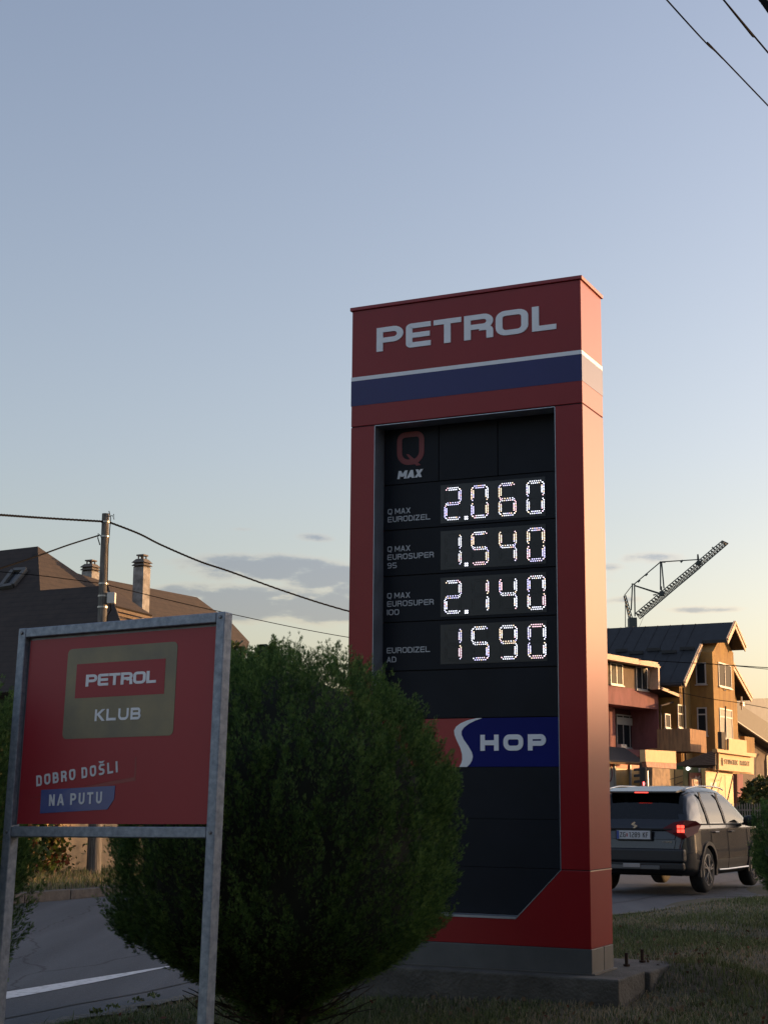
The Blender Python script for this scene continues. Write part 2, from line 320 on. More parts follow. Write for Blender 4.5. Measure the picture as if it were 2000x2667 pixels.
# grey dust and gravel along the near edge of the asphalt
dust = mat('edge_dust', (.16, .155, .14), .95, 0, 0, 25, .5, 120, col2=(.05, .048, .042))
V = []
for i, a in enumerate(al[:560]): V += [aw(a, ned[i]-.07-.06*rng.random(), .010), aw(a, ned[i]+.05, .013)]
k = np.arange(559)*2; rawmesh('road_verge_dust', V, np.stack([k, k+2, k+3, k+1], 1), dust, kind='structure')
kerbm = mat('kerb_concrete', (.115, .102, .092), .9, 0, .4, 9, .5, 80)
for i in range(70):                    # far kerb, stone by stone
    a0 = -8+i*1.0; o = MB(); c0 = -13.40; z0 = 0
    P8 = [aw(a0+.006, c0, -.05), aw(a0+.994, c0, -.05), aw(a0+.994, c0-.15, -.05), aw(a0+.006, c0-.15, -.05)]
    h_ = .135+.006*math.sin(i*2.1)
    o.prism(P8, (0, 0, .05+h_))
    if i == 0: kb = MB()
    kb.v += [tuple(map(float, v)) for v in o.v]; kb.f += [tuple(q+8*i for q in f_) for f_ in o.f]; kb.m += o.m
kb.build('kerb', kerbm, bevel=.012, kind='structure')

# ------------------------------------------------------------------ the fuel price totem
def Rz(a): return Matrix.Rotation(a, 4, 'Z')
MM = Matrix.Translation((1.36665, 10.3977, .41512)) @ Rz(-.4463) @ Matrix.Rotation(.0013, 4, 'X') @ Matrix.Rotation(.003, 4, 'Y')
TB = .163; TM = MM @ Matrix.Translation((0, 0, -TB)); TD = .472
red = mat('red_enamel', (.26, .009, .014), .36, 0, .12, 1.2, .0, 300, spec=.34)
redside = red
capm = mat('cap_red', (.30, .02, .03), .45, 0, .2, 4)
white = mat('white_letter', (.84, .86, .90), .45, 0, .06, 4)
blue = mat('blue_enamel', (.009, .013, .125), .38, 0, .15, 1.5, spec=.4)
alu = mat('brushed_aluminium', (.42, .46, .52), .42, .7, .15, 8)
dark = mat('display_black', (.011, .014, .021), .55, 0, .25, 2.2, 0, 200, spec=.18)
gapm = mat('gap_black', (.004, .004, .005), .8, 0, .1)
screen = mat('screen_glass', (.032, .037, .044), .30, 0, .15, 3, spec=.3)
textm = mat('grey_lettering', (.50, .52, .55), .5, 0, .05)
qred = mat('logo_red', (.20, .020, .024), .5, 0, .1)
steelb = mat('plinth_grey', (.10, .107, .115), .5, .3, .25, 3)
totem = empty('price_totem', None, mw=TM, label='tall red fuel price totem with four lit price rows, standing on a concrete footing', cat='price sign')
def z(wv): return wv+TB
b = MB()
b.box(-1.8, -1.605, 0, TD, z(.5035), z(3.672)); b.box(-.2, 0, 0, TD, z(.5035), z(3.672))
b.prism([(-1.8, 0, z(0)), (0, 0, z(0)), (0, 0, z(.499)), (-.2, 0, z(.499)), (-.523, 0, z(.172)), (-1.28, 0, z(.172)), (-1.605, 0, z(.499)), (-1.8, 0, z(.499))], (0, TD, 0))
b.box(-1.604, -.201, .215, TD-.002, z(.173), z(3.672))
b.build('red_casing', red, totem, bevel=.004)
for u0, u1 in ((-1.799, -1.606), (-.199, -.001)): b = MB(); b.box(u0, u1, .004, TD-.004, z(.4975), z(.505)); b.build('seam', gapm, totem)
b = MB(); b.box(-1.795, -.005, .005, TD-.005, z(3.668), z(3.681)); b.build('seam', gapm, totem)
b = MB(); b.box(-.0005, .004, .004, TD-.004, z(.494), z(.5005)); b.build('seam_glint', mat('seam_lip_glint', (.65, .5, .42), .35, .4, .1), totem)  # pale strip stands for the sky caught on the seam edge
b = MB(); b.box(-1.8, 0, 0, TD, z(3.6785), z(4.576)); b.build('red_header', red, totem, bevel=.004)
b = MB(); b.box(-1.802, .002, -.002, TD+.002, z(4.0295), z(4.059)); b.build('white_stripe', white, totem)
b = MB(); b.box(-1.802, .002, -.002, TD+.002, z(3.837), z(4.029)); b.build('blue_stripe', blue, totem)
b = MB(); b.box(-1.814, .014, -.014, TD+.014, z(4.576), z(4.604)); b.build('top_cap', capm, totem, bevel=.004)
b = MB()
b.box(-1.6052, -1.6012, -.001, .163, z(.505), z(3.668)); b.box(-.2042, -.2002, -.001, .163, z(.505), z(3.668)); b.box(-1.601, -.2045, .0, .163, z(3.6675), z(3.6715))
b.box(-1.28, -.523, -.004, .163, z(.172), z(.186))
b.prism([(-.523, -.002, z(.172)), (-.2, -.002, z(.4993)), (-.2, -.002, z(.5045)), (-.5265, -.002, z(.176))], (0, .164, 0))
b.prism([(-1.28, -.002, z(.172)), (-1.605, -.002, z(.4993)), (-1.605, -.002, z(.5045)), (-1.2765, -.002, z(.176))], (0, .164, 0))
b.build('recess_trim', alu, totem)
b = MB(); b.box(-1.601, -.2045, .175, .2145, z(.30), z(3.667)); b.box(-1.28, -.523, .175, .2145, z(.187), z(.30)); b.prism([(-1.28, .175, z(.187)), (-1.28, .175, z(.30)), (-1.40, .175, z(.30))], (0, .0395, 0)); b.prism([(-.523, .175, z(.187)), (-.523, .175, z(.30)), (-.41, .175, z(.30))], (0, .0395, 0)); b.build('backing', gapm, totem)
rows = [3.246, 2.905, 2.563, 2.222, 1.866, 1.521, 1.180, .826, .500]
Y0 = .160; g2 = .0032
b = MB()
for (u0, u1) in ((-1.600, -1.157), (-1.157, -.694), (-.694, -.2055)): b.box(u0+g2, u1-g2, Y0, .176, z(rows[0])+g2, z(3.664))
b.build('top_tile', dark, totem)
for k in range(5):
    b = MB(); b.box(-1.600, -.2055, Y0, .176, z(rows[k+1])+g2*1.3, z(rows[k])-g2*1.3); b.build('price_row_tile' if k < 4 else 'blank_tile', dark, totem)
for k in range(6, 8):
    b = MB(); b.box(-1.600, -.2055, Y0, .176, z(rows[k+1])+.0016, z(rows[k])-.0016); b.build('blank_tile', dark, totem)
b = MB(); b.prism([(-1.598, Y0, z(.4984)), (-.2065, Y0, z(.4984)), (-.525, Y0, z(.189)), (-1.279, Y0, z(.189))], (0, .016, 0)); b.build('blank_tile', dark, totem)
# shop band: blue field, white winding road, red field
def sx(x): return -.823+(x-520)*.000861
def sw(y): return z(1.5185-(y-60)*.00079)
Rb = [(520, 60), (455, 82), (400, 110), (360, 140), (338, 172), (338, 205), (358, 250), (398, 306), (428, 360), (437, 395), (430, 430), (412, 462), (385, 488)]
Lb = [(470, 60), (395, 76), (330, 102), (290, 132), (272, 165), (276, 205), (296, 256), (326, 320), (342, 376), (344, 420), (335, 455), (318, 488)]
shop = MB(); shop.box(-1.600, -.2055, Y0+.002, .176, z(1.1818), z(1.5185)); sp_ = shop.build('shop_band', mat('shop_blue', (.008, .013, .15), .5, 0, .15, 1.5, spec=.12), totem, label='dark blue band lettered HOP beside a white curved road shape')
b = MB(); poly = [(-1.598, Y0+.0015, z(1.183))]+[(-1.598, Y0+.0015, z(1.5175))]+[(sx(x)+.001, Y0+.0015, sw(y)) for x, y in Lb]; b.prism(poly, (0, .004, 0)); b.build('red_field', mat('shop_red', (.33, .02, .025), .4, 0, .1), sp_)
b = MB(); n = len(Lb); b.prism([(sx(x), Y0-.0005, sw(y)) for x, y in Lb]+[(sx(x), Y0-.0005, sw(y)) for x, y in Rb[::-1]], (0, .003, 0)); b.build('road_emblem', white, sp_)
def TF(u, o, wv): return (u, Y0+.002-o, wv)
b = MB()
text(b, 'H', -.837, z(1.2915), .111, .137, .034, 0, TF); text(b, 'O', -.665, z(1.2915), .111, .147, .034, 0, TF, R=.034); text(b, 'P', -.484, z(1.2915), .111, .132, .034, 0, TF, R=.03)
b.build('lettering', white, sp_)
TH = lambda u, o, wv: (u, -o, wv)
b = MB()
ER = .3
for ch, u, gw in (('P', -1.592, .219), ('E', -1.351, .200), ('T', -1.128, .219), ('R', -.886, .226), ('O', -.640, .248), ('L', -.363, .181)):
    text(b, ch, u, z(4.234), .184, gw/1.35, .0385, 0, (lambda q, o, wv, u=u: TH(u+(q-u)*1.35, o, wv)), depth=.006, R=.042)
b.build('header_lettering', white, totem)
# Q MAX emblem
TT0 = lambda u, o, wv: (u, Y0-o, wv)
b = MB()
A_, B_ = ribbon(fillet([(0, .24), (-.09, .24), (-.09, .03), (.09, .03), (.09, .24), (0, .24)], [0, .075, .075, .075, .075, 0], 8), .040)
n = len(A_); vs = [TT0(-1.384+p[0], 0, z(3.378)+p[1]) for p in A_+B_]+[TT0(-1.384+p[0], .003, z(3.378)+p[1]) for p in A_+B_]
b.add(vs, [(2*n+i, 2*n+i+1, 3*n+i+1, 3*n+i) for i in range(n-1)]+[(i, i+1, 2*n+i+1, 2*n+i) for i in range(n-1)]+[(n+i, n+i+1, 3*n+i+1, 3*n+i) for i in range(n-1)])
b.prism([TT0(u, 0.0, z(wv)) for u, wv in ((-1.418, 3.470), (-1.398, 3.468), (-1.300, 3.378), (-1.335, 3.376), (-1.385, 3.425))], (0, -.0036, 0))
b.build('emblem', qred, totem)
b = MB(); xx = text(b, 'MAX', -1.490, z(3.287), .060, .060, .019, .004, TT0, depth=.003, slant=.18, wide={'M': 1.2, 'X': .95}); b.build('emblem_lettering', mat('emblem_white', (.68, .70, .73), .4, 0, .05), totem)
ledm = [mat('led_'+n_, c, .4, 0, 0, emit=c, es=e_) for n_, c, e_ in (('white', (.86, .88, 1.0), 1.35), ('warm', (1.0, .76, .56), 1.2), ('violet', (.68, .64, 1.0), 1.25), ('pink', (1.0, .66, .74), 1.2))]
ledoff = mat('led_off', (.022, .024, .024), .5, 0, .1)
SEG = {'0': 'abcdef', '1': 'bc', '2': 'abged', '3': 'abgcd', '4': 'fgbc', '5': 'afgcd', '6': 'afgecd', '9': 'abfgcd', '8': 'abcdefg'}
def dot(mb, u, wv, r, k):
    mb.k = k; y = Y0-.0035; n = 6
    mb.add([(u+r*math.cos(6.283*j/n), y, wv+r*math.sin(6.283*j/n)) for j in range(n)]+[(u, y-.002, wv)], [(j, (j+1) % n, n) for j in range(n)])
def digit(ch, u0, w0, parent):
    W_, H_ = .1265, .2335; q = .0072; x0 = u0+.0065; z0 = w0+.0065
    C = {'a': ((0, 1), (1, 1), (0, -1)), 'd': ((0, 0), (1, 0), (0, 1)), 'g': ((0, .5), (1, .5), (0, 1)), 'f': ((0, .5), (0, 1), (1, 0)), 'b': ((1, .5), (1, 1), (-1, 0)), 'e': ((0, 0), (0, .5), (1, 0)), 'c': ((1, 0), (1, .5), (-1, 0))}
    lit = MB(); offs = []
    for s_, on in [(s_, True) for s_ in 'abcdefg' if s_ in SEG[ch]]+[(s_, False) for s_ in 'abcdefg' if s_ not in SEG[ch]]:
        (ax, az_), (bx, bz), (ix, iz) = C[s_]; hor = s_ in 'adg'; tint = random.choice([0, 0, 0, 1, 2, 3]); off = MB()
        for row in (0, 1):
            L0 = (W_ if hor else H_/2); ch_ = .024+(.0 if row == 0 else .010)
            if s_ == 'g': ch_ = .024
            n = 6 if hor else 7
            if not hor: n = 7 if row == 0 else 6
            if hor and row == 1: n = 5
            for k in range(n):
                t_ = (k/(n-1))*(L0-2*ch_)+ch_
                off_ = (row*.0145) if s_ != 'g' else (row-.5)*.0145
                x = x0+ax*W_+(t_ if hor else 0)+ix*off_; zz = z0+az_*H_+(0 if hor else t_)+iz*off_
                if on: dot(lit, x, zz, .0041, tint if random.random() < .72 else random.randrange(4))
                else: dot(off, x, zz, .0030, 0)
        if not on: off.build('unlit_segment', ledoff, parent, fixn=False)
        # slanted corner dots
        if on:
            for (ex_, e_) in ((0, 0), (1, 1)):
                if hor: x = x0+ax*W_+(.012 if e_ == 0 else W_-.012); zz = z0+az_*H_+iz*(.0115 if s_ != 'g' else 0)
                else: x = x0+ax*W_+ix*.0075; zz = z0+az_*H_+(.013 if e_ == 0 else H_/2-.013)
                dot(lit, x, zz, .0041, random.randrange(4))
    lit.build('digit', ledm, parent, fixn=False)
for r_, (price, top) in enumerate((('2060', 3.2115), ('1540', 2.8705), ('2140', 2.5290), ('1590', 2.1880))):
    b = MB(); b.box(-1.141, -.336, Y0-.0025, Y0+.004, z(top-.283), z(top))
    sc = b.build('price_display', screen, totem, label='glowing LED price panel reading '+(price if r_ == 3 else price[0]+'.'+price[1:]))
    for ch, u0 in zip(price, (-1.114, -.904, -.691, -.479)): digit(ch, u0, z(top-.2665), sc)
    if r_ < 3:
        d_ = MB()
        for i in (0, 1):
            for j in (0, 1): dot(d_, -.947+i*.015, z(top-.262)+j*.014, .0062, 0)
        d_.build('decimal_point', ledm, sc, fixn=False)
rowtxt = [(('Q MAX', 3.025), ('EURODIZEL', 2.966)), (('Q MAX', 2.744), ('EUROSUPER', 2.684), ('95', 2.622)), (('Q MAX', 2.398), ('EUROSUPER', 2.338), ('100', 2.276)), (('EURODIZEL', 1.997), ('AD', 1.931))]
for r_, lines in enumerate(rowtxt):
    for s_, wv in lines:
        b = MB(); text(b, s_.replace('100', 'IOO') if s_ == '100' else s_, -1.567, z(wv), .041, .0345, .0062, .0072, TT0, depth=.0015, R=.0115, wide={'M': 1.2, 'I': .5, ' ': .45, 'Q': 1.05, 'O': 1.1})
        b.build('fuel_name', textm, totem)
b = MB()
b.box(-1.79, .006, -.006, .25, z(-.163), z(-.001)); b.box(-1.79, .006, .262, TD-.01, z(-.163), z(-.001)); b.box(-1.78, -.004, .251, .261, z(-.16), z(-.003))
b.build('plinth', steelb, totem, bevel=.003)
b = MB(); b.box(-1.85, .028, -.018, TD, .002, .010); b.build('base_flashing', mat('flashing', (.12, .12, .12), .5, .5, .2), totem)
# concrete footing with threaded anchor rods
conc = mat('old_concrete', (.125, .12, .11), .95, 0, 0, 3.5, .6, 50, col2=(.045, .043, .038), vc=(.3, .7))
foot = empty('concrete_footing', None, mw=TM, label='weathered concrete footing slab under the red price totem', cat='footing')
b = MB(); b.box(-2.15, .23, -.165, .44, -.33, 0); b.box(-2.10, .262, .442, 1.22, -.33, -.006); b.build('slab', conc, foot, bevel=.012)
rod = mat('rusty_rod', (.05, .03, .022), .8, .4, .3, 30)
for (u, v, h_) in ((.02, .71, .085), (.042, 1.02, .085), (-1.85, .30, .07)):
    b = MB(); b.tube([(u, v, -.01), (u, v, h_)], .012, 8); b.lathe([(.024, 0), (.024, .014)], 6, (u, v, -.004)); b.build('anchor_rod', rod, foot)

# ------------------------------------------------------------------ welcome board in its galvanised frame
KM = Matrix.Translation((-1.5993, 6.636, 1.1994)) @ Rz(-.5336) @ Matrix.Rotation(-.0506, 4, 'X') @ Matrix.Rotation(-.0106, 4, 'Y')
KZ = 1.23; KT = KM @ Matrix.Translation((0, 0, -KZ))
galv = mat('galvanised_steel', (.29, .33, .39), .5, .45, 0, 34, .1, 60, col2=(.15, .18, .23), vc=(.32, .68))
galv2 = mat('galvanised_lip', (.20, .22, .25), .5, .5, .3, 18)
stl_b = mat('bolt_zinc', (.22, .23, .25), .5, .6, .2, 30)
kl = empty('welcome_board', None, mw=KT, label='square red welcome board in a grey galvanised tube frame on two posts', cat='sign board')
def kz(v): return v+KZ
for x0 in (0, 1.064):
    b = MB(); b.box(x0, x0+.043, 0, .052, -.1, kz(.887)); b.build('post', galv, kl, bevel=.004)
b = MB(); b.box(.0435, 1.0635, .0, .052, kz(.845), kz(.886)); b.build('crossbar', galv, kl, bevel=.004)
b = MB(); b.box(.0435, 1.0635, .0, .052, kz(0), kz(.043)); b.build('crossbar', galv, kl, bevel=.004)
for x0, z0 in ((.0215, .866), (.0215, .0215), (1.0855, .866), (1.0855, .0215)):
    b = MB(); b.lathe([(.0001, -.001), (.008, -.001), (.008, .004), (.005, .006), (.0001, .006)], 6, (0, 0, 0)); b.v = [(x0+v[0], -v[2], kz(z0)+v[1]) for v in b.v]; b.build('bolt', stl_b, kl)
b = MB(); b.box(.0432, .056, .026, .03, kz(.05), kz(.842)); b.box(.0437, 1.0633, .026, .03, kz(.832), kz(.844)); b.box(1.058, 1.0638, .026, .03, kz(.05), kz(.83)); b.build('mounting_lip', galv2, kl)
kred = mat('print_red', (.33, .012, .026), .40, 0, .10, 1.4, .0, 400, spec=.35)
b = MB(); b.box(.0570, 1.068, .021, .0255, kz(.054), kz(.8335)); face = b.build('panel', kred, kl)
gold = mat('print_gold', (.20, .165, .095), .40, .2, 0, 3, .0, 40, col2=(.115, .105, .08), stretch=(1, 1, 1))
TK = lambda u, o, wv: (u, .021-o, wv)
def rrect(x0, x1, z0, z1, r, seg=6):
    o = []
    for cx_, cz_, a0 in ((x1-r, z1-r, 0), (x0+r, z1-r, 90), (x0+r, z0+r, 180), (x1-r, z0+r, 270)):
        o += [(cx_+r*math.cos(math.radians(a0+90*k/seg)), cz_+r*math.sin(math.radians(a0+90*k/seg))) for k in range(seg+1)]
    return o
b = MB(); b.prism([TK(u, 0, kz(v)) for u, v in rrect(.276, .8615, .403, .783, .022)], (0, -.0012, 0)); gp_ = b.build('gold_badge', gold, kl)
b = MB(); b.prism([TK(u, .0012, kz(v)) for u, v in ((.331, .572), (.8045, .572), (.8045, .716), (.331, .716))], (0, -.0008, 0)); b.build('red_badge_field', kred, gp_)
b = MB(); xx = .387
for ch, gw in zip('PETROL', (.062, .057, .060, .062, .066, .050)):
    text(b, ch, xx, kz(.619), .050, gw/1.35, .0112, 0, (lambda u, o, wv, x0=xx: TK(x0+(u-x0)*1.35, o+.0012, wv)), depth=.0022, R=.0115); xx += gw+.0034
ER = 1.0; b.build('badge_lettering', white, gp_)
b = MB(); text(b, 'KLUB', .448, kz(.4728), .0485, .050, .0105, .0115, TK, depth=.0022, R=.015, wide={'U': 1.08, 'B': 1.05, 'K': 1.04}); b.build('lettering', white, gp_)
dark_red = mat('print_red_dark', (.25, .010, .020), .35, 0, .1)
tg = MB(); tg.prism([TK(u, 0, kz(v)) for u, v in ((.110, .170), (.676, .240), (.675, .328), (.125, .262))], (0, -.0010, 0)); tg.build('slogan_tag', kred, kl)
tg = MB(); tg.prism([TK(u, 0, kz(v)) for u, v in ((.108, .158), (.120, .158), (.684, .226), (.682, .322), (.665, .322), (.665, .241))], (0, -.0006, 0)); tg.build('tag_shadow_print', dark_red, kl)
bt = MB(); bt.prism([TK(u, 0, kz(v)) for u, v in ((.183, .097), (.546, .112), (.578, .153), (.580, .207), (.181, .194))], (0, -.0022, 0)); bt.build('blue_tag', mat('print_blue', (.025, .055, .26), .35, 0, .1, coat=.2), kl)
lt = mat('slogan_white', (.66, .68, .72), .5, 0, .05)
b = MB(); xe_ = text(b, 'DOBRO', .153, kz(.2085), .045, .0300, .0088, .0148, TK, depth=.0026, R=.0150, rise=math.radians(6.9), wide={'O': 1.1}); b.build('slogan', lt, kl)
b = MB(); xe_ += .0186; text(b, 'DOŠLI', .153+(xe_-.153)*math.cos(.12), kz(.2085)+(xe_-.153)*math.sin(.12), .045, .0300, .0088, .0148, TK, depth=.0026, R=.0150, rise=math.radians(6.9), wide={'O': 1.1}); b.build('slogan', lt, kl)
b = MB(); xe_ = text(b, 'NA', .231, kz(.127), .047, .0310, .0090, .0150, TK, depth=.0036, R=.0150, rise=math.radians(2), wide={'A': 1.15}); b.build('slogan', lt, kl)
b = MB(); text(b, 'PUTU', xe_+.0192, kz(.127)+(xe_+.0192-.231)*.0349, .047, .0310, .0090, .0150, TK, depth=.0036, R=.0150, rise=math.radians(2)); b.build('slogan', lt, kl)
# ------------------------------------------------------------------ foliage
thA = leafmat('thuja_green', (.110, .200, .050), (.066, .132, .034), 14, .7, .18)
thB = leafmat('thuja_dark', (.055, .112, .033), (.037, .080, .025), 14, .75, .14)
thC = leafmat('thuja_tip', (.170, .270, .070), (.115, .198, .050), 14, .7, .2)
barkm = mat('bark', (.060, .045, .032), .95, 0, 0, 12, .8, 40, col2=(.025, .018, .013))
core = mat('core_dark', (.012, .016, .008), .95, 0, .3, 9)
def fronds(P, D, Lg, rngl, kinds, wd=.22):
    """flat feathery sprays: P tips base (n,3), D direction (n,3), Lg length (n)"""
    n = len(P); D = D/np.linalg.norm(D, axis=1)[:, None]
    rv = rngl.normal(size=(n, 3)); S_ = np.cross(D, rv); S_ /= np.linalg.norm(S_, axis=1)[:, None]
    V = []; F = []; m = 0
    for (t0, ang, ln, w_) in ((0, 0, 1.0, wd*.75), (.15, .75, .55, wd*.7), (.22, -.75, .55, wd*.7), (.42, .65, .45, wd*.6), (.5, -.65, .42, wd*.6), (.68, .5, .28, wd*.5)):
        jit = rngl.normal(scale=.15, size=(n, 1))
        dd = D*np.cos(ang+jit)+S_*np.sin(ang+jit); q = np.cross(dd, np.cross(D, S_)); q /= np.linalg.norm(q, axis=1)[:, None]
        b0 = P+D*(Lg*t0)[:, None]; ll = (Lg*ln)[:, None]; ww = (Lg*ln*w_*.5)[:, None]
        V.append(np.stack([b0, b0+dd*ll*.5+q*ww, b0+dd*ll, b0+dd*ll*.5-q*ww], 1))
    V = np.concatenate(V, 0); F = np.arange(len(V)*4).reshape(-1, 4)
    return V.reshape(-1, 3), F, np.tile(kinds, 6)
def thuja(center, prof, label, seed, nclump, per, name='globe_thuja', yaw0=None, front=None, squash=1.0, lmul=1.0):
    """prof: list of (z, r). clumps are upright flame-shaped tufts covering the globe"""
    r_ = np.random.default_rng(seed); cx_, cy_ = center; zs = np.array([p[0] for p in prof]); rs = np.array([p[1] for p in prof]); o_ = np.argsort(zs); zs = zs[o_]; rs = rs[o_]
    root = empty(name, (cx_, cy_, ground_z(cx_, cy_)-.02), label=label, cat='shrub', group='clipped evergreen shrubs along the verge')
    rb = PW(root).translation
    ds = np.hypot(np.diff(zs), np.diff(rs)); area = np.r_[0, np.cumsum(ds*(rs[1:]+rs[:-1])/2)]; area /= area[-1]
    t_ = r_.random(nclump); zc = np.interp(t_, area, zs); rc = np.interp(zc, zs, rs); ph = r_.random(nclump)*2*math.pi
    lump = 1+.025*np.sin(ph*5+zc*3+seed)+.02*np.sin(ph*9-zc*5)
    Q_ = np.stack([rc*np.cos(ph), rc*np.sin(ph), zc*.55], 1); sc_ = Q_[r_.choice(nclump, 330, replace=False)]; dm = np.sqrt(((Q_[:, None]-sc_[None])**2).sum(-1).min(1))
    lump = lump*rc+.062*(1-np.minimum(dm/.085, 1)**1.6)-.028+.006*r_.normal(size=nclump)
    rad = lump; drdz = np.gradient(rs, zs+1e-6*np.arange(len(zs))); sl = np.interp(zc, zs, drdz); nz_ = -sl/np.sqrt(1+sl*sl); nr_ = 1/np.sqrt(1+sl*sl)
    Nn = np.stack([nr_*np.cos(ph), nr_*np.sin(ph), nz_], 1)
    Cc = np.stack([cx_+rad*np.cos(ph), cy_+rad*np.sin(ph)*squash, zc], 1)-Nn*.105
    hgt_ = r_.uniform(.11, .19, nclump)+.05*(1-np.minimum(dm/.085, 1)); wid = r_.uniform(.026, .046, nclump); ck = r_.choice([0, 0, 0, 1, 1, 2], nclump)
    k = np.repeat(np.arange(nclump), per); n = len(k); tt = r_.random(n)**.8
    a_ = r_.random(n)*2*math.pi; wrad = wid[k]*np.sqrt(r_.random(n))*(1.15-tt)
    T1 = np.stack([-np.sin(ph), np.cos(ph), 0*ph], 1)[k]
    up = np.array([0, 0, 1.0])[None]*1.0
    axis = up*.85+Nn[k]*.55; low = np.clip((.9-zc)/.6, 0, 1)[k][:, None]; axis = axis*(1-low*.3)+Nn[k]*low*.25; axis /= np.linalg.norm(axis, axis=1)[:, None]
    S2 = np.cross(axis, T1); S2 /= np.linalg.norm(S2, axis=1)[:, None]
    P = Cc[k]+axis*(tt*hgt_[k]-.08)[:, None]+T1*(np.cos(a_)*wrad)[:, None]+S2*(np.sin(a_)*wrad)[:, None]
    Dd = axis*1.0+T1*(np.cos(a_)*.45)[:, None]+S2*(np.sin(a_)*.45)[:, None]+r_.normal(scale=.13, size=(n, 3))
    Lg = r_.uniform(.018, .038, n)*(1.1-.35*tt)*lmul
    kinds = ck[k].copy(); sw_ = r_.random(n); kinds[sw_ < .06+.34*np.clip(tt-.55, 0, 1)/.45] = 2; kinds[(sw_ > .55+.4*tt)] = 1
    V, F, K = fronds(P, Dd, Lg, r_, kinds)
    V = V-np.array(rb)
    # stray shoots standing out of the outline
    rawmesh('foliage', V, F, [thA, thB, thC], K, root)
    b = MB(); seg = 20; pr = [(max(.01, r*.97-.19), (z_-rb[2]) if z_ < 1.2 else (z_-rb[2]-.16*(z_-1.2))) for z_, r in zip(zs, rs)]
    pr = [(a, b_) for a, b_ in pr]; b.lathe(pr, seg); b.build('light_block_core', core, root, smooth=True)  # solid dark core added to block light inside the foliage
    b = MB()
    for i in range(7):
        a = i*.9+seed; b.tube([(.08*math.cos(a), .08*math.sin(a), -.05), (.14*math.cos(a), .14*math.sin(a), .22), (.34*math.cos(a), .34*math.sin(a), .6)], .035, 6, .02)
    for i in range(34):              # bare lower twigs
        a = r_.random()*6.28; q = r_.random(); p0 = np.array((.2*math.cos(a), .2*math.sin(a), .12+.2*q)); e = np.array((math.cos(a+.3*r_.normal()), math.sin(a+.3*r_.normal()), .1*r_.normal()))
        b.tube([p0, p0+e*.16+np.array((0, 0, .05)), p0+e*.32+np.array((0, 0, .10+.1*r_.random()))], .006, 4, .002, cap=False)
    b.build('trunk', barkm, root)
    return root
main_prof = [(2.225, .02), (2.205, .24), (2.16, .40), (2.07, .56), (1.94, .70), (1.79, .83), (1.6, .935), (1.35, .985), (1.05, .975), (.82, .96), (.66, .92), (.54, .80), (.43, .64), (.33, .45), (.24, .30), (.1, .20)]
thuja((-.545, 8.6), main_prof, 'large round clipped thuja between the welcome board and the price totem', 3, 4300, 36)
lp = [(2.08, .02), (2.07, .25), (2.03, .42), (1.93, .58), (1.75, .74), (1.5, .82), (1.25, .84), (1.0, .85), (.8, .83), (.65, .76), (.5, .66), (.36, .6), (.25, .45), (.12, .2)]
thuja((-2.36, 6.98), lp, 'dark clipped thuja behind the left post of the welcome board', 5, 2400, 34)
rp = [(1.62, .02), (1.6, .25), (1.5, .5), (1.3, .72), (1.05, .83), (.8, .85), (.55, .80), (.38, .7), (.25, .5), (.12, .25)]
thuja((4.86, 17.2), rp, 'clipped evergreen shrub at the right edge, in front of the dark car', 8, 1500, 26, lmul=1.5)

def leaves(P, size, r_, kinds, droop=.3, Nd=None):
    n = len(P); A = r_.normal(size=(n, 3)); A[:, 2] -= droop*1.5; A /= np.linalg.norm(A, axis=1)[:, None]
    B = np.cross(A, r_.normal(size=(n, 3))); B /= np.linalg.norm(B, axis=1)[:, None]
    s_ = size[:, None]; V = np.stack([P, P+A*s_*.45+B*s_*.36, P+A*s_, P+A*s_*.45-B*s_*.36], 1).reshape(-1, 3)
    return V, np.arange(4*n).reshape(-1, 4), kinds
lfA = leafmat('leaf_green', (.11, .15, .035), (.055, .085, .02), 6, .5, .3)
lfB = leafmat('leaf_dark', (.035, .055, .016), (.02, .032, .01), 6, .55, .2)
lfC = leafmat('leaf_autumn', (.16, .045, .025), (.09, .03, .018), 6, .6, .3)
lfD = leafmat('leaf_olive', (.15, .13, .04), (.09, .09, .03), 6, .5, .3)
def blob_leaves(name, blobs, n, size, mats_, r_, parent=None, probs=None, **kw):
    P = []
    for (c, rr) in blobs:
        d = r_.normal(size=(n, 3)); d /= np.linalg.norm(d, axis=1)[:, None]; q = r_.uniform(.35, 1.0, n)**.6; q *= 1+.18*np.sin(d[:, 0]*5+c[0])*np.cos(d[:, 2]*6)
        P.append(np.array(c)+d*q[:, None]*np.array(rr))
    P = np.concatenate(P); V, F, K = leaves(P, r_.uniform(.6, 1.2, len(P))*size, r_, r_.choice(len(mats_), len(P), p=probs))
    return rawmesh(name, V, F, mats_, K, parent, world=parent is not None, **kw)
# ------------------------------------------------------------------ across the road: vine-grown wall, shrub, pole
r5 = np.random.default_rng(5)
plas = mat('ochre_plaster', (.52, .35, .19), .9, 0, .25, 5, .3, 60)
fw = MB(); P4 = [aw(4, -16.55), aw(46, -16.55), aw(46, -16.8), aw(4, -16.8)]; fw.prism(P4, (0, 0, 1.75))
wall = empty('garden_wall', aw(22, -16.6), label='sunlit ochre garden wall behind the concrete pole, mostly hidden by vines', cat='wall')
fw.build('wall_face', plas, wall, world=True)
cpm = MB(); P4 = [aw(3.95, -16.5, 1.752), aw(46.05, -16.5, 1.752), aw(46.05, -16.85, 1.752), aw(3.95, -16.85, 1.752)]; cpm.prism(P4, (0, 0, .06)); cpm.build('coping', kerbm, wall, world=True)
n = 26000
a_ = r5.uniform(8, 22.2, n); hz_ = r5.random(n)**.85*2.35
thick = .16+.30*(.5+.5*np.sin(a_*2.1)*np.cos(hz_*2.3+a_))
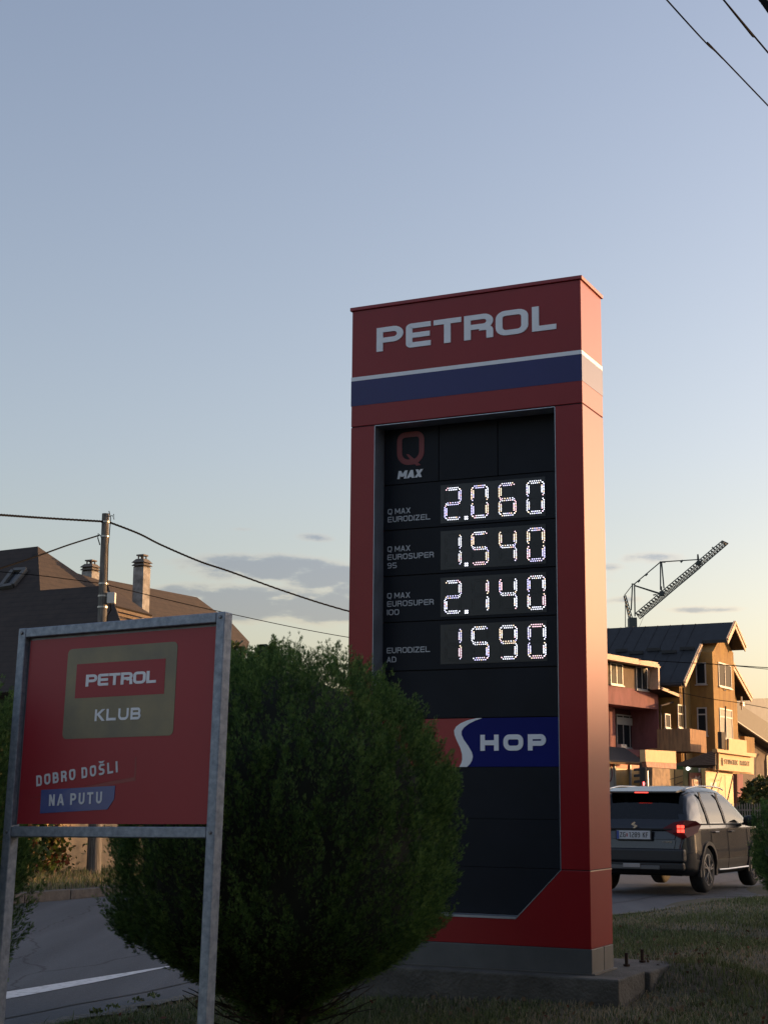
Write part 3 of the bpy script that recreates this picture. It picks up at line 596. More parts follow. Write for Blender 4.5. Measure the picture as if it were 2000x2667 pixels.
c_ = -16.5+r5.random(n)*thick
keep = (a_ < 21.72+.2*np.sin(hz_*5)) ; a_, hz_, c_ = a_[keep], hz_[keep], c_[keep]
P = DV[None]*a_[:, None]+NV[None]*c_[:, None]; P = np.c_[P, hz_+.15]
kk = r5.choice(4, len(P), p=[.36, .34, .12, .18]); patch = (np.sin(a_*1.3+2)+np.sin(hz_*3+a_)*.6) > 1.0; kk[patch & (r5.random(len(P)) < .5)] = 2
V, F, K = leaves(P, r5.uniform(.07, .14, len(P)), r5, kk, .5)
vine = rawmesh('climbing_vine', V, F, [lfA, lfB, lfC, lfD], K, label='green and reddish climbing vine covering the wall across the road', cat='vine')
# sunlit face of the wall beside the vine has a few thin shoots
n = 170; a_ = 21.5+np.abs(r5.normal(scale=.45, size=n)); hz_ = r5.random(n)*1.9; P = DV[None]*a_[:, None]+NV[None]*(-16.48); P = np.c_[P, hz_+.2]
V, F, K = leaves(P, r5.uniform(.05, .10, n), r5, r5.choice(4, n), .5); rawmesh('stray_vine', V, F, [lfA, lfB, lfC, lfD], K, label='thin shoots of vine on the sunlit wall beside the concrete pole', cat='vine')
# leafy tree behind the big thuja
tr = empty('leafy_tree', (-1.95, 21.6, 0), label='small broad-leaved tree showing above the big thuja', cat='tree')
b = MB(); b.tube([(0, 0, 0), (.05, 0, 1.2), (0, .05, 2.4), (.1, 0, 3.0)], .07, 8, .03)
for s_ in ((-.5, .1, 3.3), (.35, 0, 3.3), (.1, .3, 3.2), (-.25, 0, 3.55), (-.75, 0, 3.1)): b.tube([(0, .03, 1.9), (s_[0]*.5, s_[1], 2.7), s_], .025, 5, .006)
b.build('trunk', barkm, tr)
bl = [((-1.95, 21.6, 2.7), (.95, .7, .7)), ((-2.35, 21.5, 3.0), (.5, .5, .42)), ((-1.72, 21.6, 3.12), (.26, .3, .34)), ((-2.15, 21.6, 3.35), (.22, .3, .22)), ((-1.62, 21.6, 3.36), (.12, .14, .16)), ((-2.45, 21.6, 3.36), (.18, .2, .16))]
blob_leaves('crown', bl, 420, .12, [lfB, lfA, lfD], r5, tr, probs=[.5, .35, .15])
# utility pole
wood = mat('weathered_pole', (.20, .185, .165), .9, 0, 0, 6, .5, 40, col2=(.085, .078, .07), stretch=(6, 6, .6))
pT = at(276, 1338, 26.3); pB = at(244, 2300, 26.3); pB[2] = .12
pr_ = empty('utility_pole', tuple(pB), label='tall round concrete utility pole across the road with a small meter box', cat='utility pole')
b = MB(); b.tube([pB+(0, 0, -.3), pB*.5+pT*.5, pT], .125, 20, .062); pl_ = b.build('pole', wood, pr_, world=True, smooth=False)
stl = mat('galv_hardware', (.45, .44, .42), .4, .7, .2, 20); blk = mat('black_cable', (.006, .006, .007), .9, 0, .1, spec=.05)
def onpole(y, dx=0.0, dy=0.0):
    q = at(0, y, 26.3); k = (q[2]-pB[2])/(pT[2]-pB[2]); p = pB+(pT-pB)*k; return p+np.array((dx, dy, 0))
for y in (1519, 1551, 1580, 1358, 1396):
    b = MB(); p = onpole(y); r0 = .125-.063*(p[2]-pB[2])/(pT[2]-pB[2])+.004; b.lathe([(r0, -.014), (r0+.006, -.014), (r0+.006, .014), (r0, .014)], 16, tuple(p)); b.build('band_clamp', stl, pr_, world=True)
p = onpole(1556, .135, -.02); b = MB(); b.box(p[0]-.05, p[0]+.085, p[1]-.07, p[1]+.07, p[2]-.10, p[2]+.09); b.build('meter_box', mat('box_grey', (.62, .60, .56), .5, 0, .1), pr_, world=True, bevel=.006)
b = MB(); p1 = onpole(1585, .10, -.06); b.tube([onpole(1330, .06, -.02), onpole(1350, .10, -.04), onpole(1420, .075, -.06), onpole(1540, .085, -.07)], .008, 5); b.tube([onpole(1570, .14, -.06), onpole(1588, .16, -.06), onpole(1604, .10, -.08), onpole(1660, .10, -.09)], .010, 5); b.build('riser_cable', blk, pr_, world=True)
b = MB(); b.tube([onpole(1345, .04, 0), onpole(1341, .12, 0), onpole(1352, .15, 0), onpole(1337, .14, 0)], .008, 5); b.build('hook_bracket', blk, pr_, world=True)
b = MB(); b.tube([onpole(1395, -.06, 0), onpole(1388, -.12, 0), onpole(1400, -.12, 0), onpole(1418, -.08, 0)], .010, 5); b.build('hook_bracket', blk, pr_, world=True)
def cable(pts, r, label, twist=False, m=blk, cat='cable', n=14, name='overhead_cable', group=None):
    pts = [np.array(p) for p in pts]; out = []
    # smooth through the given points
    for i in range(len(pts)-1):
        p0 = pts[max(i-1, 0)]; p1_ = pts[i]; p2 = pts[i+1]; p3 = pts[min(i+2, len(pts)-1)]
        for k in range(n): t = k/n; out.append(.5*((2*p1_)+(-p0+p2)*t+(2*p0-5*p1_+4*p2-p3)*t*t+(-p0+3*p1_-3*p2+p3)*t**3))
    out.append(pts[-1]); b = MB()
    if twist:
        for ph in (0, 2.09, 4.19):
            q = [p+r*.62*np.array((0, math.cos(ph+i*.9), math.sin(ph+i*.9))) for i, p in enumerate(out)]; b.tube(q, r*.55, 5)
    else: b.tube(out, r, 5)
    return b.build(name, m, smooth=True, label=label, cat=cat, group=group)
cable([at(-120, 1333, 21), at(0, 1341, 23), at(130, 1350, 25), onpole(1357)], .018, 'thick twisted overhead cable reaching the pole top from the left edge', True, n=40)
cable([onpole(1355), at(360, 1389, 27.0), at(422, 1420, 27.8), at(520, 1462, 28.6), at(603, 1490, 29.5), at(753, 1544, 31.3), at(908, 1592, 33), at(1200, 1668, 36), at(1420, 1700, 38.6)], .018, 'thick twisted overhead cable sagging from the pole top to behind the totem', True, n=26)
cable([onpole(1393, -.1), at(181, 1419, 25.0), at(108, 1445, 24.0), at(0, 1481, 22.7), at(-100, 1510, 21.5)], .014, 'service cable dropping from the pole to the lower left', n=20)
cable([at(-80, 1480, 26.0), at(0, 1489, 26.1), at(120, 1501, 26.2), onpole(1519)], .007, 'thin wire crossing in front of the brown roof, left of the pole', m=blk)
cable([onpole(1519), at(330, 1536, 26.8), at(560, 1590, 28.5), at(908, 1660, 32), at(1300, 1712, 36)], .008, 'thin wire running from the pole box level to behind the totem', m=blk)
pq = at(1420, 1670, 38.6)
b = MB(); b.tube([(pq[0], pq[1], 0), (pq[0], pq[1], pq[2]+.5)], .13, 12, .07); b.build('utility_pole', wood, label='far concrete utility pole hidden behind the price totem', cat='utility pole')
# high wires in the upper right corner
for i, (a, c, h_, r_w, tw, lb) in enumerate((((1736, 0), (2000, 276), 8.2, .0075, False, 'thin overhead wire, the left one of the pair in the upper right corner'), ((1884, 0), (2000, 138), 8.3, .0085, False, 'thin overhead wire, the right one of the pair in the upper right corner'), ((1986, 0), (2000, 18), 8.4, .034, True, 'thick twisted cable cutting the very top right corner'))):
    q0 = back(*a); q1 = back(*c); p0 = CAM+q0*((h_-CAM[2])/q0[2]); p1 = CAM+q1*((h_-.15-CAM[2])/q1[2]); d = p1-p0
    L_ = np.linalg.norm(d); k0 = 6/L_; k1 = 14/L_
    cable([p0-d*k0+(0, 0, .25), p0, p0*.5+p1*.5-(0, 0, .004), p1, p1+d*k1+(0, 0, .7*0)], r_w, lb, tw, n=40 if tw else 14)
# ------------------------------------------------------------------ brown-roofed house on the left
def rayplane(x, y, P0, n):
    d = back(x, y); t = ((np.array(P0)-CAM)@n)/(d@n); return CAM+d*t
D3 = np.array([DV[0], DV[1], 0]); N3 = np.array([NV[0], NV[1], 0]); Zv = np.array([0, 0, 1.0])
def tilemat(name, c1, c2, frq=9.0):
    m = mat(name, c1, .85, 0, 0, 4, col2=c2, vc=(.3, .7)); t = m.node_tree; b = t.nodes['Principled BSDF']; nn = t.nodes.new; ln = t.links.new
    tcn = nn('ShaderNodeTexCoord'); s_ = nn('ShaderNodeSeparateXYZ'); ln(tcn.outputs['Object'], s_.inputs[0])
    w1 = nn('ShaderNodeMath'); w1.operation = 'MULTIPLY'; w1.inputs[1].default_value = frq; ln(s_.outputs[2], w1.inputs[0])
    w2 = nn('ShaderNodeMath'); w2.operation = 'FRACT'; ln(w1.outputs[0], w2.inputs[0])
    bp = nn('ShaderNodeBump'); bp.inputs['Strength'].default_value = .6; bp.inputs['Distance'].default_value = .05; ln(w2.outputs[0], bp.inputs['Height']); ln(bp.outputs[0], b.inputs['Normal'])
    src = b.inputs['Base Color'].links[0].from_socket; r = nn('ShaderNodeMapRange'); ln(w2.outputs[0], r.inputs[0]); r.inputs[1].default_value = 0; r.inputs[2].default_value = .25; r.inputs[3].default_value = .62; r.inputs[4].default_value = 1
    v = nn('ShaderNodeTexVoronoi'); v.inputs['Scale'].default_value = 1.1; ln(tcn.outputs['Object'], v.inputs['Vector']); r3 = nn('ShaderNodeMapRange'); ln(v.outputs['Distance'], r3.inputs[0]); r3.inputs[1].default_value = .05; r3.inputs[2].default_value = .09; r3.inputs[3].default_value = .35; r3.inputs[4].default_value = 1
    m1 = nn('ShaderNodeMath'); m1.operation = 'MULTIPLY'; ln(r.outputs[0], m1.inputs[0]); ln(r3.outputs[0], m1.inputs[1])
    mm = nn('ShaderNodeMix'); mm.data_type = 'RGBA'; mm.blend_type = 'MULTIPLY'; mm.inputs[0].default_value = 1; ln(src, mm.inputs[6]); ln(m1.outputs[0], mm.inputs[7]); ln(mm.outputs[2], b.inputs['Base Color'])
    return m
tile = tilemat('brown_roof_tile', (.042, .029, .024), (.025, .018, .016), 7)
A = at(99.5, 1423, 41); fn = -D3*math.sin(.75)+Zv*math.cos(.75)
B = rayplane(106, 1537.5, A, fn); rn = np.cross(B-A, D3); rn /= np.linalg.norm(rn); rn = rn*np.sign(rn[2])
lh = empty('brown_roofed_house', (A[0], A[1]+3, 0), label='house with a steep brown tiled hip roof and two chimneys, left of the pole', cat='house')
b = MB()
F1 = [rayplane(x, y, A, fn) for x, y in ((-420, 1481), (99.5, 1423), (106, 1537.5), (282, 1524), (300, 1577), (322, 1640), (340, 1760), (-420, 1860))]
b.prism(F1, -fn*.16); b.build('front_roof_slope', tile, lh, world=True)
b = MB(); F2 = [rayplane(x, y, A-rn*.01, rn) for x, y in ((99.5, 1423), (202, 1493), (260, 1510.5), (286, 1511.5), (513.6, 1555.6), (564, 1593), (604, 1622), (650, 1672), (640, 1712), (398, 1690), (250, 1600), (107, 1540))]
b.prism(F2, -rn*.16); b.build('side_roof_slope', tile, lh, world=True)
Dp = rayplane(282, 1523.5, A, fn); Ep = rayplane(300, 1577, A, fn); en = np.cross(Ep-Dp, D3); en /= np.linalg.norm(en); en *= np.sign(en[2])
b = MB(); F3 = [rayplane(x, y, Dp, en) for x, y in ((282, 1523.5), (300, 1577), (398, 1602), (379, 1590))]; b.prism(F3, -en*.12); b.build('hip_end', tile, lh, world=True)
timber = mat('brown_timber', (.17, .11, .065), .8, 0, .4, 12)
b = MB(); 
for k, (dz, th, inn) in enumerate(((0, .07, 0), (-.09, .07, .06), (-.18, .05, .14))):
    p0 = F3[1]-N3*inn+Zv*(dz-.12); p1 = F3[2]-N3*inn+Zv*(dz-.12); b.prism([p0, p1, p1+Zv*th, p0+Zv*th], -N3*.05)
p0 = Ep-Zv*.14; p1 = rayplane(287, 1607, Ep-D3*.05, D3); b.prism([p0, p0-Zv*.14, p1-Zv*.14, p1], -D3*.06)
b.build('eave_board', timber, lh, world=True)
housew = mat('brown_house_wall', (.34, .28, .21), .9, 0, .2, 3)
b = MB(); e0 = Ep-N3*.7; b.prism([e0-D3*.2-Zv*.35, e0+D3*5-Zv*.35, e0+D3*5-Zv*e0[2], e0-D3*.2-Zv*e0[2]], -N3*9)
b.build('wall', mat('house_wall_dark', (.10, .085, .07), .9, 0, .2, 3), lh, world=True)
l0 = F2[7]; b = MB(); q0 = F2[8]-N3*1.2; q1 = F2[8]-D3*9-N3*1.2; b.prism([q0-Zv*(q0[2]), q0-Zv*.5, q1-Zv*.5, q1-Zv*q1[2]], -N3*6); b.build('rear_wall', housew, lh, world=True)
# skylight
sk = [rayplane(x, y, A+fn*.06, fn) for x, y in ((36, 1486), (67.5, 1484), (34, 1524.5), (3, 1529.5))]
b = MB()
for i in range(4): b.bar(sk[i], sk[(i+1) % 4], .12, .10, up=fn)
s_ = b.build('skylight', mat('skylight_frame', (.10, .095, .09), .5, .2, .1), lh, world=True)
b = MB(); b.prism([p-fn*.02 for p in sk], -fn*.03); b.build('pane', mat('dark_pane', (.02, .024, .03), .12, 0, .1), s_, world=True)
chm = mat('chimney_render', (.36, .34, .32), .9, 0, 0, 5, .3, 40, col2=(.17, .155, .14))
capc = mat('chimney_cap', (.16, .135, .115), .9, 0, .35, 10)
def chimney(px0, px1, ytop, ysh, ybase, Y):
    """a rendered stack with flared cap rings and a small lid, aligned with the house"""
    cpx = (px0+px1)/2; top = at(cpx, ytop, Y); sh = at(cpx, ysh, Y)[2]; zb = at(cpx, ybase, Y)[2]-1.0; k = Y/FPX
    wd_ = (px1-px0)*k/1.32; c = np.array([top[0], top[1], 0]); hgt = top[2]-sh
    def ring(hw, zz): return [c+N3*sx_*hw+D3*sy_*hw+Zv*zz for sx_, sy_ in ((1, -1), (1, 1), (-1, 1), (-1, -1))]
    b = MB()
    def frust(h0, z0, h1, z1): a = ring(h0, z0); d = ring(h1, z1); b.add(a+d, [(3,2,1,0),(4,5,6,7),(0,1,5,4),(1,2,6,5),(2,3,7,6),(3,0,4,7)])
    frust(wd_/2, zb, wd_/2, sh); ch = b.build('chimney', chm, lh, world=True); b = MB()
    frust(wd_*.52, sh, wd_*.42, sh+hgt*.10)
    frust(wd_*.62, sh+hgt*.12, wd_*.43, sh+hgt*.33); frust(wd_*.63, sh+hgt*.36, wd_*.36, sh+hgt*.66)
    if ytop < 1450 or True: 
        for sx_, sy_ in ((1, -1), (1, 1), (-1, 1), (-1, -1)):
            p = c+N3*sx_*wd_*.22+D3*sy_*wd_*.22; b.bar(p+Zv*(sh+hgt*.64), p+Zv*(sh+hgt*.90), wd_*.10)
        frust(wd_*.36, sh+hgt*.89, wd_*.34, top[2])
    b.build('cap', capc, ch, world=True)
chimney(350.5, 393, 1445, 1479, 1583, 42.2)
chimney(216.5, 259.5, 1459, 1490, 1503, 45.0)

# ------------------------------------------------------------------ houses and market beyond the car
class HF:
    def __init__(s, O, hd): h = math.radians(hd); s.ex = np.array([math.sin(h), math.cos(h), 0]); s.ey = np.array([math.cos(h), -math.sin(h), 0]); s.O = np.array([O[0], O[1], 0.0])
    def p(s, x, y, z_): return s.O+s.ex*x+s.ey*y+Zv*z_
    def ry(s, px, py, y): d = back(px, py); t = ((s.O+s.ey*y-CAM)@s.ey)/(d@s.ey); q = CAM+d*t; return (q-s.O)@s.ex, q[2]       # on a plane facing the road
    def rx(s, px, py, x): d = back(px, py); t = ((s.O+s.ex*x-CAM)@s.ex)/(d@s.ex); q = CAM+d*t; return (q-s.O)@s.ey, q[2]       # on a plane facing the camera
    def box(s, b, x0, x1, y0, y1, z0, z1): b.prism([s.p(x0, y0, z0), s.p(x1, y0, z0), s.p(x1, y1, z0), s.p(x0, y1, z0)], (0, 0, z1-z0))
    def polyy(s, b, pts, y, th):
        b.prism([s.p(x, y, z_) for x, z_ in [s.ry(*r6(*q), y) for q in pts]], -s.ey*th)
    def polyx(s, b, pts, x, th): b.prism([s.p(x, y, z_) for y, z_ in [s.rx(*r6(*q), x) for q in pts]], s.ex*th)
def r6(x, y): return 1560+x/3.7705, 1700+y/3.7705
def r5_(x, y): return 1560+x/3.7705, 1380+y/3.7705
metalroof = mat('dark_metal_roof', (.020, .022, .027), .65, .1, .35, 2.5, .2, 20)
cream = mat('cream_fascia', (.62, .44, .31), .7, 0, .15, 5)
ochre = mat('ochre_render', (.31, .185, .055), .9, 0, 0, 1.1, .3, 30, col2=(.22, .125, .042), stretch=(1.6, 1.6, .5), vc=(.35, .6))
ochre2 = mat('olive_render', (.25, .19, .060), .9, 0, .2, 1.6, .2, 30)
wframe = mat('white_frame', (.42, .41, .40), .5, 0, .1)
glass = mat('dark_glass', (.020, .024, .030), .5, 0, .1, spec=.03)
curt = mat('net_curtain', (.27, .25, .22), .7, 0, .3, 8)
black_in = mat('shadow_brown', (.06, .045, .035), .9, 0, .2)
YF = HF((19.2174, 90.0), 28)
yh = empty('ochre_house', YF.p(-1, -6, 0), label='three-storey ochre house with a dark ridged roof and projecting window bay', cat='house')
def Y6(x, y, yy): return YF.ry(*r6(x, y), yy)
rz_tip = Y6(1325, -301, 2.0); RXc = rz_tip[0]; RZ = rz_tip[1]
eL = Y6(830, 290, .6); eR = Y6(1490, 440, .6); bL = Y6(1250, -131, 2.0); bR = Y6(1430, -56, 2.0)
b = MB(); YF.box(b, eL[0]+1.1, eR[0]-1.1, -18, 0, 0, eL[1]-.1)
gx = [YF.p(eL[0]+1.1, 0, eL[1]-.1), YF.p(eR[0]-1.1, 0, eR[1]-.1), YF.p(RXc, 0, RZ-.6)]; b.prism(gx, -YF.ey*.4)
b.build('wall', ochre, yh, world=True)
b = MB(); YF.box(b, -4.55, -.2, .003, 1.3, 0, bL[1]-1.1)
b.prism([YF.p(-4.55, 1.3, bL[1]-1.101), YF.p(-.2, 1.3, bL[1]-1.101), YF.p(-.2, 1.3, bL[1]-.35), YF.p(-4.55, 1.3, bL[1]-.7)], -YF.ey*1.29)
b.prism([YF.p(-4.4, 1.298, bL[1]-.701), YF.p(-.25, 1.298, bL[1]-.40), YF.p(RXc+.05, 1.298, RZ-.55)], -YF.ey*1.28); bay = b.build('window_bay', ochre, yh, world=True)
b = MB()
def slope(x0, z0, y0, x1, z1, y1, th=.18):   # roof sheet from the ridge (x0,z0) down to (x1,z1)
    return [YF.p(x0, y0, z0), YF.p(x1, y0, z1), YF.p(x1, y1, z1), YF.p(x0, y1, z0)]
b.prism(slope(RXc, RZ, -19, eL[0], eL[1], .6), (0, 0, -.18)); b.prism(slope(RXc, RZ, -19, eR[0], eR[1], .6), (0, 0, -.18))
b.prism(slope(RXc, RZ+.004, .6, bL[0], bL[1]+.004, 2.0), (0, 0, -.18)); b.prism(slope(RXc, RZ+.004, .6, bR[0], bR[1]+.004, 2.0), (0, 0, -.18))
rf = b.build('roof', metalroof, yh, world=True)
b = MB()
for i in range(1, 26):                # standing seams
    y_ = -19+i*.75
    for e in (eL, eR): b.bar(YF.p(RXc, y_, RZ+.02), YF.p(e[0], y_, e[1]+.005), .03, .02)
b.build('standing_seam', metalroof, rf, world=True)
b = MB()
for (y_, e) in ((.62, eL), (.62, eR), (2.02, bL), (2.02, bR)):
    p0 = YF.p(RXc, y_, RZ-.10); p1 = YF.p(e[0], y_, e[1]-.10)
    if y_ < 1: k = .42 if e is eL else .30; p0 = p1+(p0-p1)*(.62 if e is eL else .66)
    b.bar(p0, p1, .40, .06, up=YF.ey); b.bar(p0+YF.ey*.05+Zv*.10, p1+YF.ey*.05+Zv*.10, .13, .06, up=YF.ey)
b.build('bargeboard', cream, yh, world=True)
b = MB(); 
for i in range(5):
    for (a_, c_) in (((105+i*9, 0), 1),): pass
for (x0, x1, y) in ((160, 275, -20), (290, 430, 0), (465, 600, -30), (610, 760, -8), (790, 935, -40)): 
    t_ = (y+300)/600
    px, py = r6(x0, y); 
    # snow guards: little rails on the left slope
    nS = np.cross(YF.ey, YF.p(eL[0], 0, eL[1])-YF.p(RXc, 0, RZ)); nS /= np.linalg.norm(nS); nS *= np.sign(nS[2])
    p0 = rayplane(*r6(x0, y), YF.p(RXc, 0, RZ)+nS*.1, nS); p1 = rayplane(*r6(x1, y-6), YF.p(RXc, 0, RZ)+nS*.1, nS); b.bar(p0, p1, .10, .16)
b.build('snow_guard', metalroof, rf, world=True)
def window(parent, H, face, pts, plane, mull=1, cross=0, pane=None, out=.02, curtain=False):
    """pts = region corner box (x0,y0,x1,y1) -> frame + pane on a plane of house H"""
    x0, y0, x1, y1 = pts; f_ = H.ry if face == 'y' else H.rx
    a = f_(*r6((x0+x1)/2, y0), plane); a2 = f_(*r6((x0+x1)/2, y1), plane); u0 = f_(*r6(x0, (y0+y1)/2), plane)[0]; u1 = f_(*r6(x1, (y0+y1)/2), plane)[0]
    if u0 > u1: u0, u1 = u1, u0
    z1, z0 = a[1], a2[1]; t_ = .07; sg = 1 if face == 'y' else -1
    def bx(b, ua, ub, za, zb, d0, d1):
        if face == 'y': H.box(b, ua, ub, plane+d0, plane+d1, za, zb)
        else: H.box(b, plane-d1, plane-d0, ua, ub, za, zb)
    b = MB(); bx(b, u0, u0+t_, z0, z1, .0, .05); bx(b, u1-t_, u1, z0, z1, .0, .05); bx(b, u0+t_, u1-t_, z1-t_, z1, .0, .049); bx(b, u0+t_, u1-t_, z0, z0+t_, .0, .049)
    for i in range(mull): m = u0+(u1-u0)*(i+1)/(mull+1); bx(b, m-.035, m+.035, z0+t_, z1-t_, .0, .048)
    if cross: zc = z0+(z1-z0)*cross; bx(b, u0+t_, u1-t_, zc-.035, zc+.035, 0, .047)
    w_ = b.build('window', wframe, parent, world=True)
    b = MB(); bx(b, u0+t_, u1-t_, z0+t_, z1-t_, .003, .02); b.build('pane', pane or glass, w_, world=True)
    b = MB(); bx(b, u0-.06, u1+.06, z0-.06, z0-.002, .0, .11); b.build('sill', wframe, w_, world=True)
    return w_
window(yh, YF, 'y', (1165, 108, 1288, 342), 1.3, 1, pane=glass)
window(yh, YF, 'y', (1178, 553, 1300, 848), 1.3, 1, .72, pane=curt)
window(yh, YF, 'x', (948, 98, 1048, 312), -4.55, 0)
window(yh, YF, 'x', (962, 537, 1058, 815), -4.55, 0, .75)
window(yh, YF, 'y', (766, 512, 842, 742), 0, 0, .6)
window(yh, YF, 'y', (640, 600, 690, 742), 0, 0)
b = MB(); b.tube([YF.p(eL[0]-.08, -18, eL[1]-.14), YF.p(eL[0]-.08, .5, eL[1]-.14)], .09, 8); b.build('gutter', metalroof, yh, world=True)
b = MB(); b.tube([YF.p(-6.25, .12, eL[1]-.2), YF.p(-6.25, .12, .2)], .06, 8); b.build('downpipe', black_in, yh, world=True)
# balcony
yb = 1.75; q0 = Y6(887, 745, yb); q1 = Y6(1046, 770, yb); zb0 = Y6(887, 968, yb)[1]; zt = q0[1]
b = MB(); YF.box(b, q0[0], q1[0], -.5, yb, zb0, zb0+.18); YF.box(b, q0[0], q1[0], yb-.14, yb, zb0+.18, zt); YF.box(b, q0[0], q0[0]+.14, .003, yb-.14, zb0+.18, zt); YF.box(b, q1[0]-.14, q1[0], .003, yb-.14, zb0+.18, zt)
b.build('balcony', mat('balcony_render', (.36, .20, .10), .9, 0, 0, 2.5, .2, 30, col2=(.22, .13, .07), stretch=(3, 3, .5), vc=(.35, .6)), yh, world=True)
b = MB(); c0 = Y6(1425, 820, .2); c1 = Y6(1520, 840, .2); cz = Y6(1520, 985, .2)[1]; YF.box(b, c0[0], c1[0], -.1, .2, cz, c0[1]); b.build('low_parapet', ochre, yh, world=True)
b = MB(); p_ = [YF.p(*(lambda q: (q[0], 1.33, q[1]))(Y6(x, y, 1.33))) for x, y in ((1215, 345), (1222, 368), (1240, 372), (1250, 352))]; b.tube(p_, .02, 5); b.build('lamp_bracket', stl, yh, world=True)

# pink house
PF_ = HF(at(1720, 2094, 84.0)[:2], 35.5)
ph = empty('pink_house', PF_.p(-3, -5, 0), label='pink house with a recessed loggia and pale banded flat eave, beside the totem', cat='house')
pink = mat('pink_render', (.25, .100, .105), .9, 0, 0, 1.3, .3, 30, col2=(.18, .07, .072), stretch=(1.6, 1.6, .5), vc=(.35, .6)); pinkd = mat('pink_render_shaded', (.085, .034, .036), .9, 0, .15, 2)  # the dark copy carries the loggia's shade in its colour
brownw = mat('brown_render', (.16, .105, .065), .9, 0, .2, 2.5)
def P6(x, y, yy): return PF_.ry(*r6(x, y), yy)
ze1 = P6(598, 95, .8)[1]; ze0 = P6(590, 150, .8)[1]; zb1 = P6(565, 385, 0)[1]; zo1 = P6(575, 558, 0)[1]; zo0 = P6(602, 968, 0)[1]; xe = P6(604, 300, .8)[0]; xo = P6(572, 700, 0)[0]
b = MB(); PF_.box(b, -14, 0, -9, 0, zb1, ze0-.05); b.build('attic_wall', brownw, ph, world=True)
b = MB(); PF_.box(b, -14, 0, -9, .02, zo1, zb1); PF_.box(b, xo, 0, -9, .02, zo0-.15, zo1); PF_.box(b, -14, 0, -1.6, .02, zo0-.35, zo0); b.build('pink_wall', pink, ph, world=True)
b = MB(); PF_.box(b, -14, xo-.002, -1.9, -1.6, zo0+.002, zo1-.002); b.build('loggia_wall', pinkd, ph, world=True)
xl = P6(155, 700, -1.2)[0]; b = MB(); PF_.box(b, xl-2.5, xl, -1.598, -1.2, zo0+.002, zo1-.002); b.build('loggia_lit_part', pink, ph, world=True)  # block in the brighter pink stands for the lit part of the wall
b = MB(); PF_.box(b, -14, 0, -9, -1.0, 0, zo0-.36); b.build('ground_floor', brownw, ph, world=True)
b = MB()
hE = ze1-ze0
for k in range(3): PF_.box(b, -15, xe+.0-k*.05, .4, .80-k*.05, ze0+hE*(.0+.33*k)+.004, ze0+hE*(.33+.33*k))
b.build('eave_fascia', cream, ph, world=True)
b = MB(); PF_.box(b, -15, xe-.02, -9.6, .62, ze0+.02, ze1-.03); b.build('flat_roof', metalroof, ph, world=True)
zv = P6(590, 358, .8)[1]; b = MB()
for k in range(2): PF_.box(b, xe-.30+k*.18, xe-.13+k*.13, .30, .80-k*.06, zv, ze0+.002)
b.build('verge_board', cream, ph, world=True)
b = MB(); a0 = P6(605, 345, .8); a1 = P6(795, 425, .8); b.prism([PF_.p(xe, .8, a0[1]), PF_.p(a1[0], .8, a1[1]), PF_.p(a1[0], -5, a1[1]), PF_.p(xe, -5, a0[1])], (0, 0, -.12)); b.build('side_canopy', metalroof, ph, world=True)
b = MB(); b.bar(PF_.p(xe, .84, a0[1]-.03), PF_.p(a1[0], .84, a1[1]-.03), .06, .16); b.build('canopy_edge', cream, ph, world=True)
b = MB(); g = [PF_.p(*(lambda q: (q[0], .5, q[1]))(P6(x, y, .5))) for x, y in ((775, 432), (765, 465), (740, 480), (640, 512), (602, 520), (604, 620), (606, 940))]; b.tube(g, .05, 6); b.build('downpipe', mat('brown_pipe', (.07, .05, .04), .5, 0, .1), ph, world=True)
window(ph, PF_, 'y', (103, 100, 224, 318), .0, 1, pane=glass); window(ph, PF_, 'y', (356, 140, 466, 368), .0, 1, pane=glass)
wd = window(ph, PF_, 'y', (165, 612, 358, 938), -1.6, 2, .0, pane=glass)
b = MB(); s0 = P6(165, 620, -1.54); s1 = P6(358, 640, -1.54); s2 = P6(300, 715, -1.54); PF_.box(b, s0[0], s1[0], -1.549, -1.50, s2[1], s0[1]-.05); b.build('roller_shutter', mat('shutter_grey', (.42, .42, .41), .6, 0, .1), ph, world=True)
b = MB(); PF_.box(b, P6(190, 800, -1.3)[0], P6(243, 800, -1.3)[0], -1.45, -1.15, P6(200, 985, -1.3)[1], P6(200, 898, -1.3)[1]); b.build('air_unit', mat('ac_white', (.5, .5, .5), .5, 0, .1), ph, world=True)
# shopfront under the pink house
sf = empty('shopfront', PF_.p(-3, .5, 0), label='shopfront strip under a dark awning with orange-yellow posters, below the pink house', cat='shop front')
def P6b(x, y, yy=.3): q = P6(x, y, yy); return q
b = MB(); zt = P6b(450, 1012, 1.2)[1]; zl = P6b(450, 1092, .9)[1]
b.prism([PF_.p(-14, .03, zt+.35), PF_.p(P6b(452, 1050, 1.2)[0], .03, zt+.35), PF_.p(P6b(452, 1050, 1.2)[0], 1.2, zl), PF_.p(-14, 1.2, zl)], (0, 0, .08)); b.build('awning', mat('awning_black', (.03, .03, .035), .7, 0, .3, 6), sf, world=True)
z1 = P6b(300, 1100)[1]; z2 = P6b(300, 1142)[1]; z3 = 0.2; xr = P6b(470, 1200)[0]
b = MB(); PF_.box(b, -14, xr, -.95, .28, z2, z1); b.build('red_strip', mat('shop_strip_red', (.60, .10, .05), .6, 0, .15), sf, world=True)
b = MB(); PF_.box(b, -14, xr, -.95, .26, z3, z2-.003); b.build('poster_window', mat('poster_amber', (.70, .40, .11), .5, 0, 0, 1.5, col2=(.48, .30, .12), vc=(.3, .6)), sf, world=True)
for x_ in (300, 306+155, 148): b = MB(); xx = P6b(x_, 1200)[0]; PF_.box(b, xx-.07, xx+.07, .27, .36, z3, z1); b.build('mullion', wframe, sf, world=True)
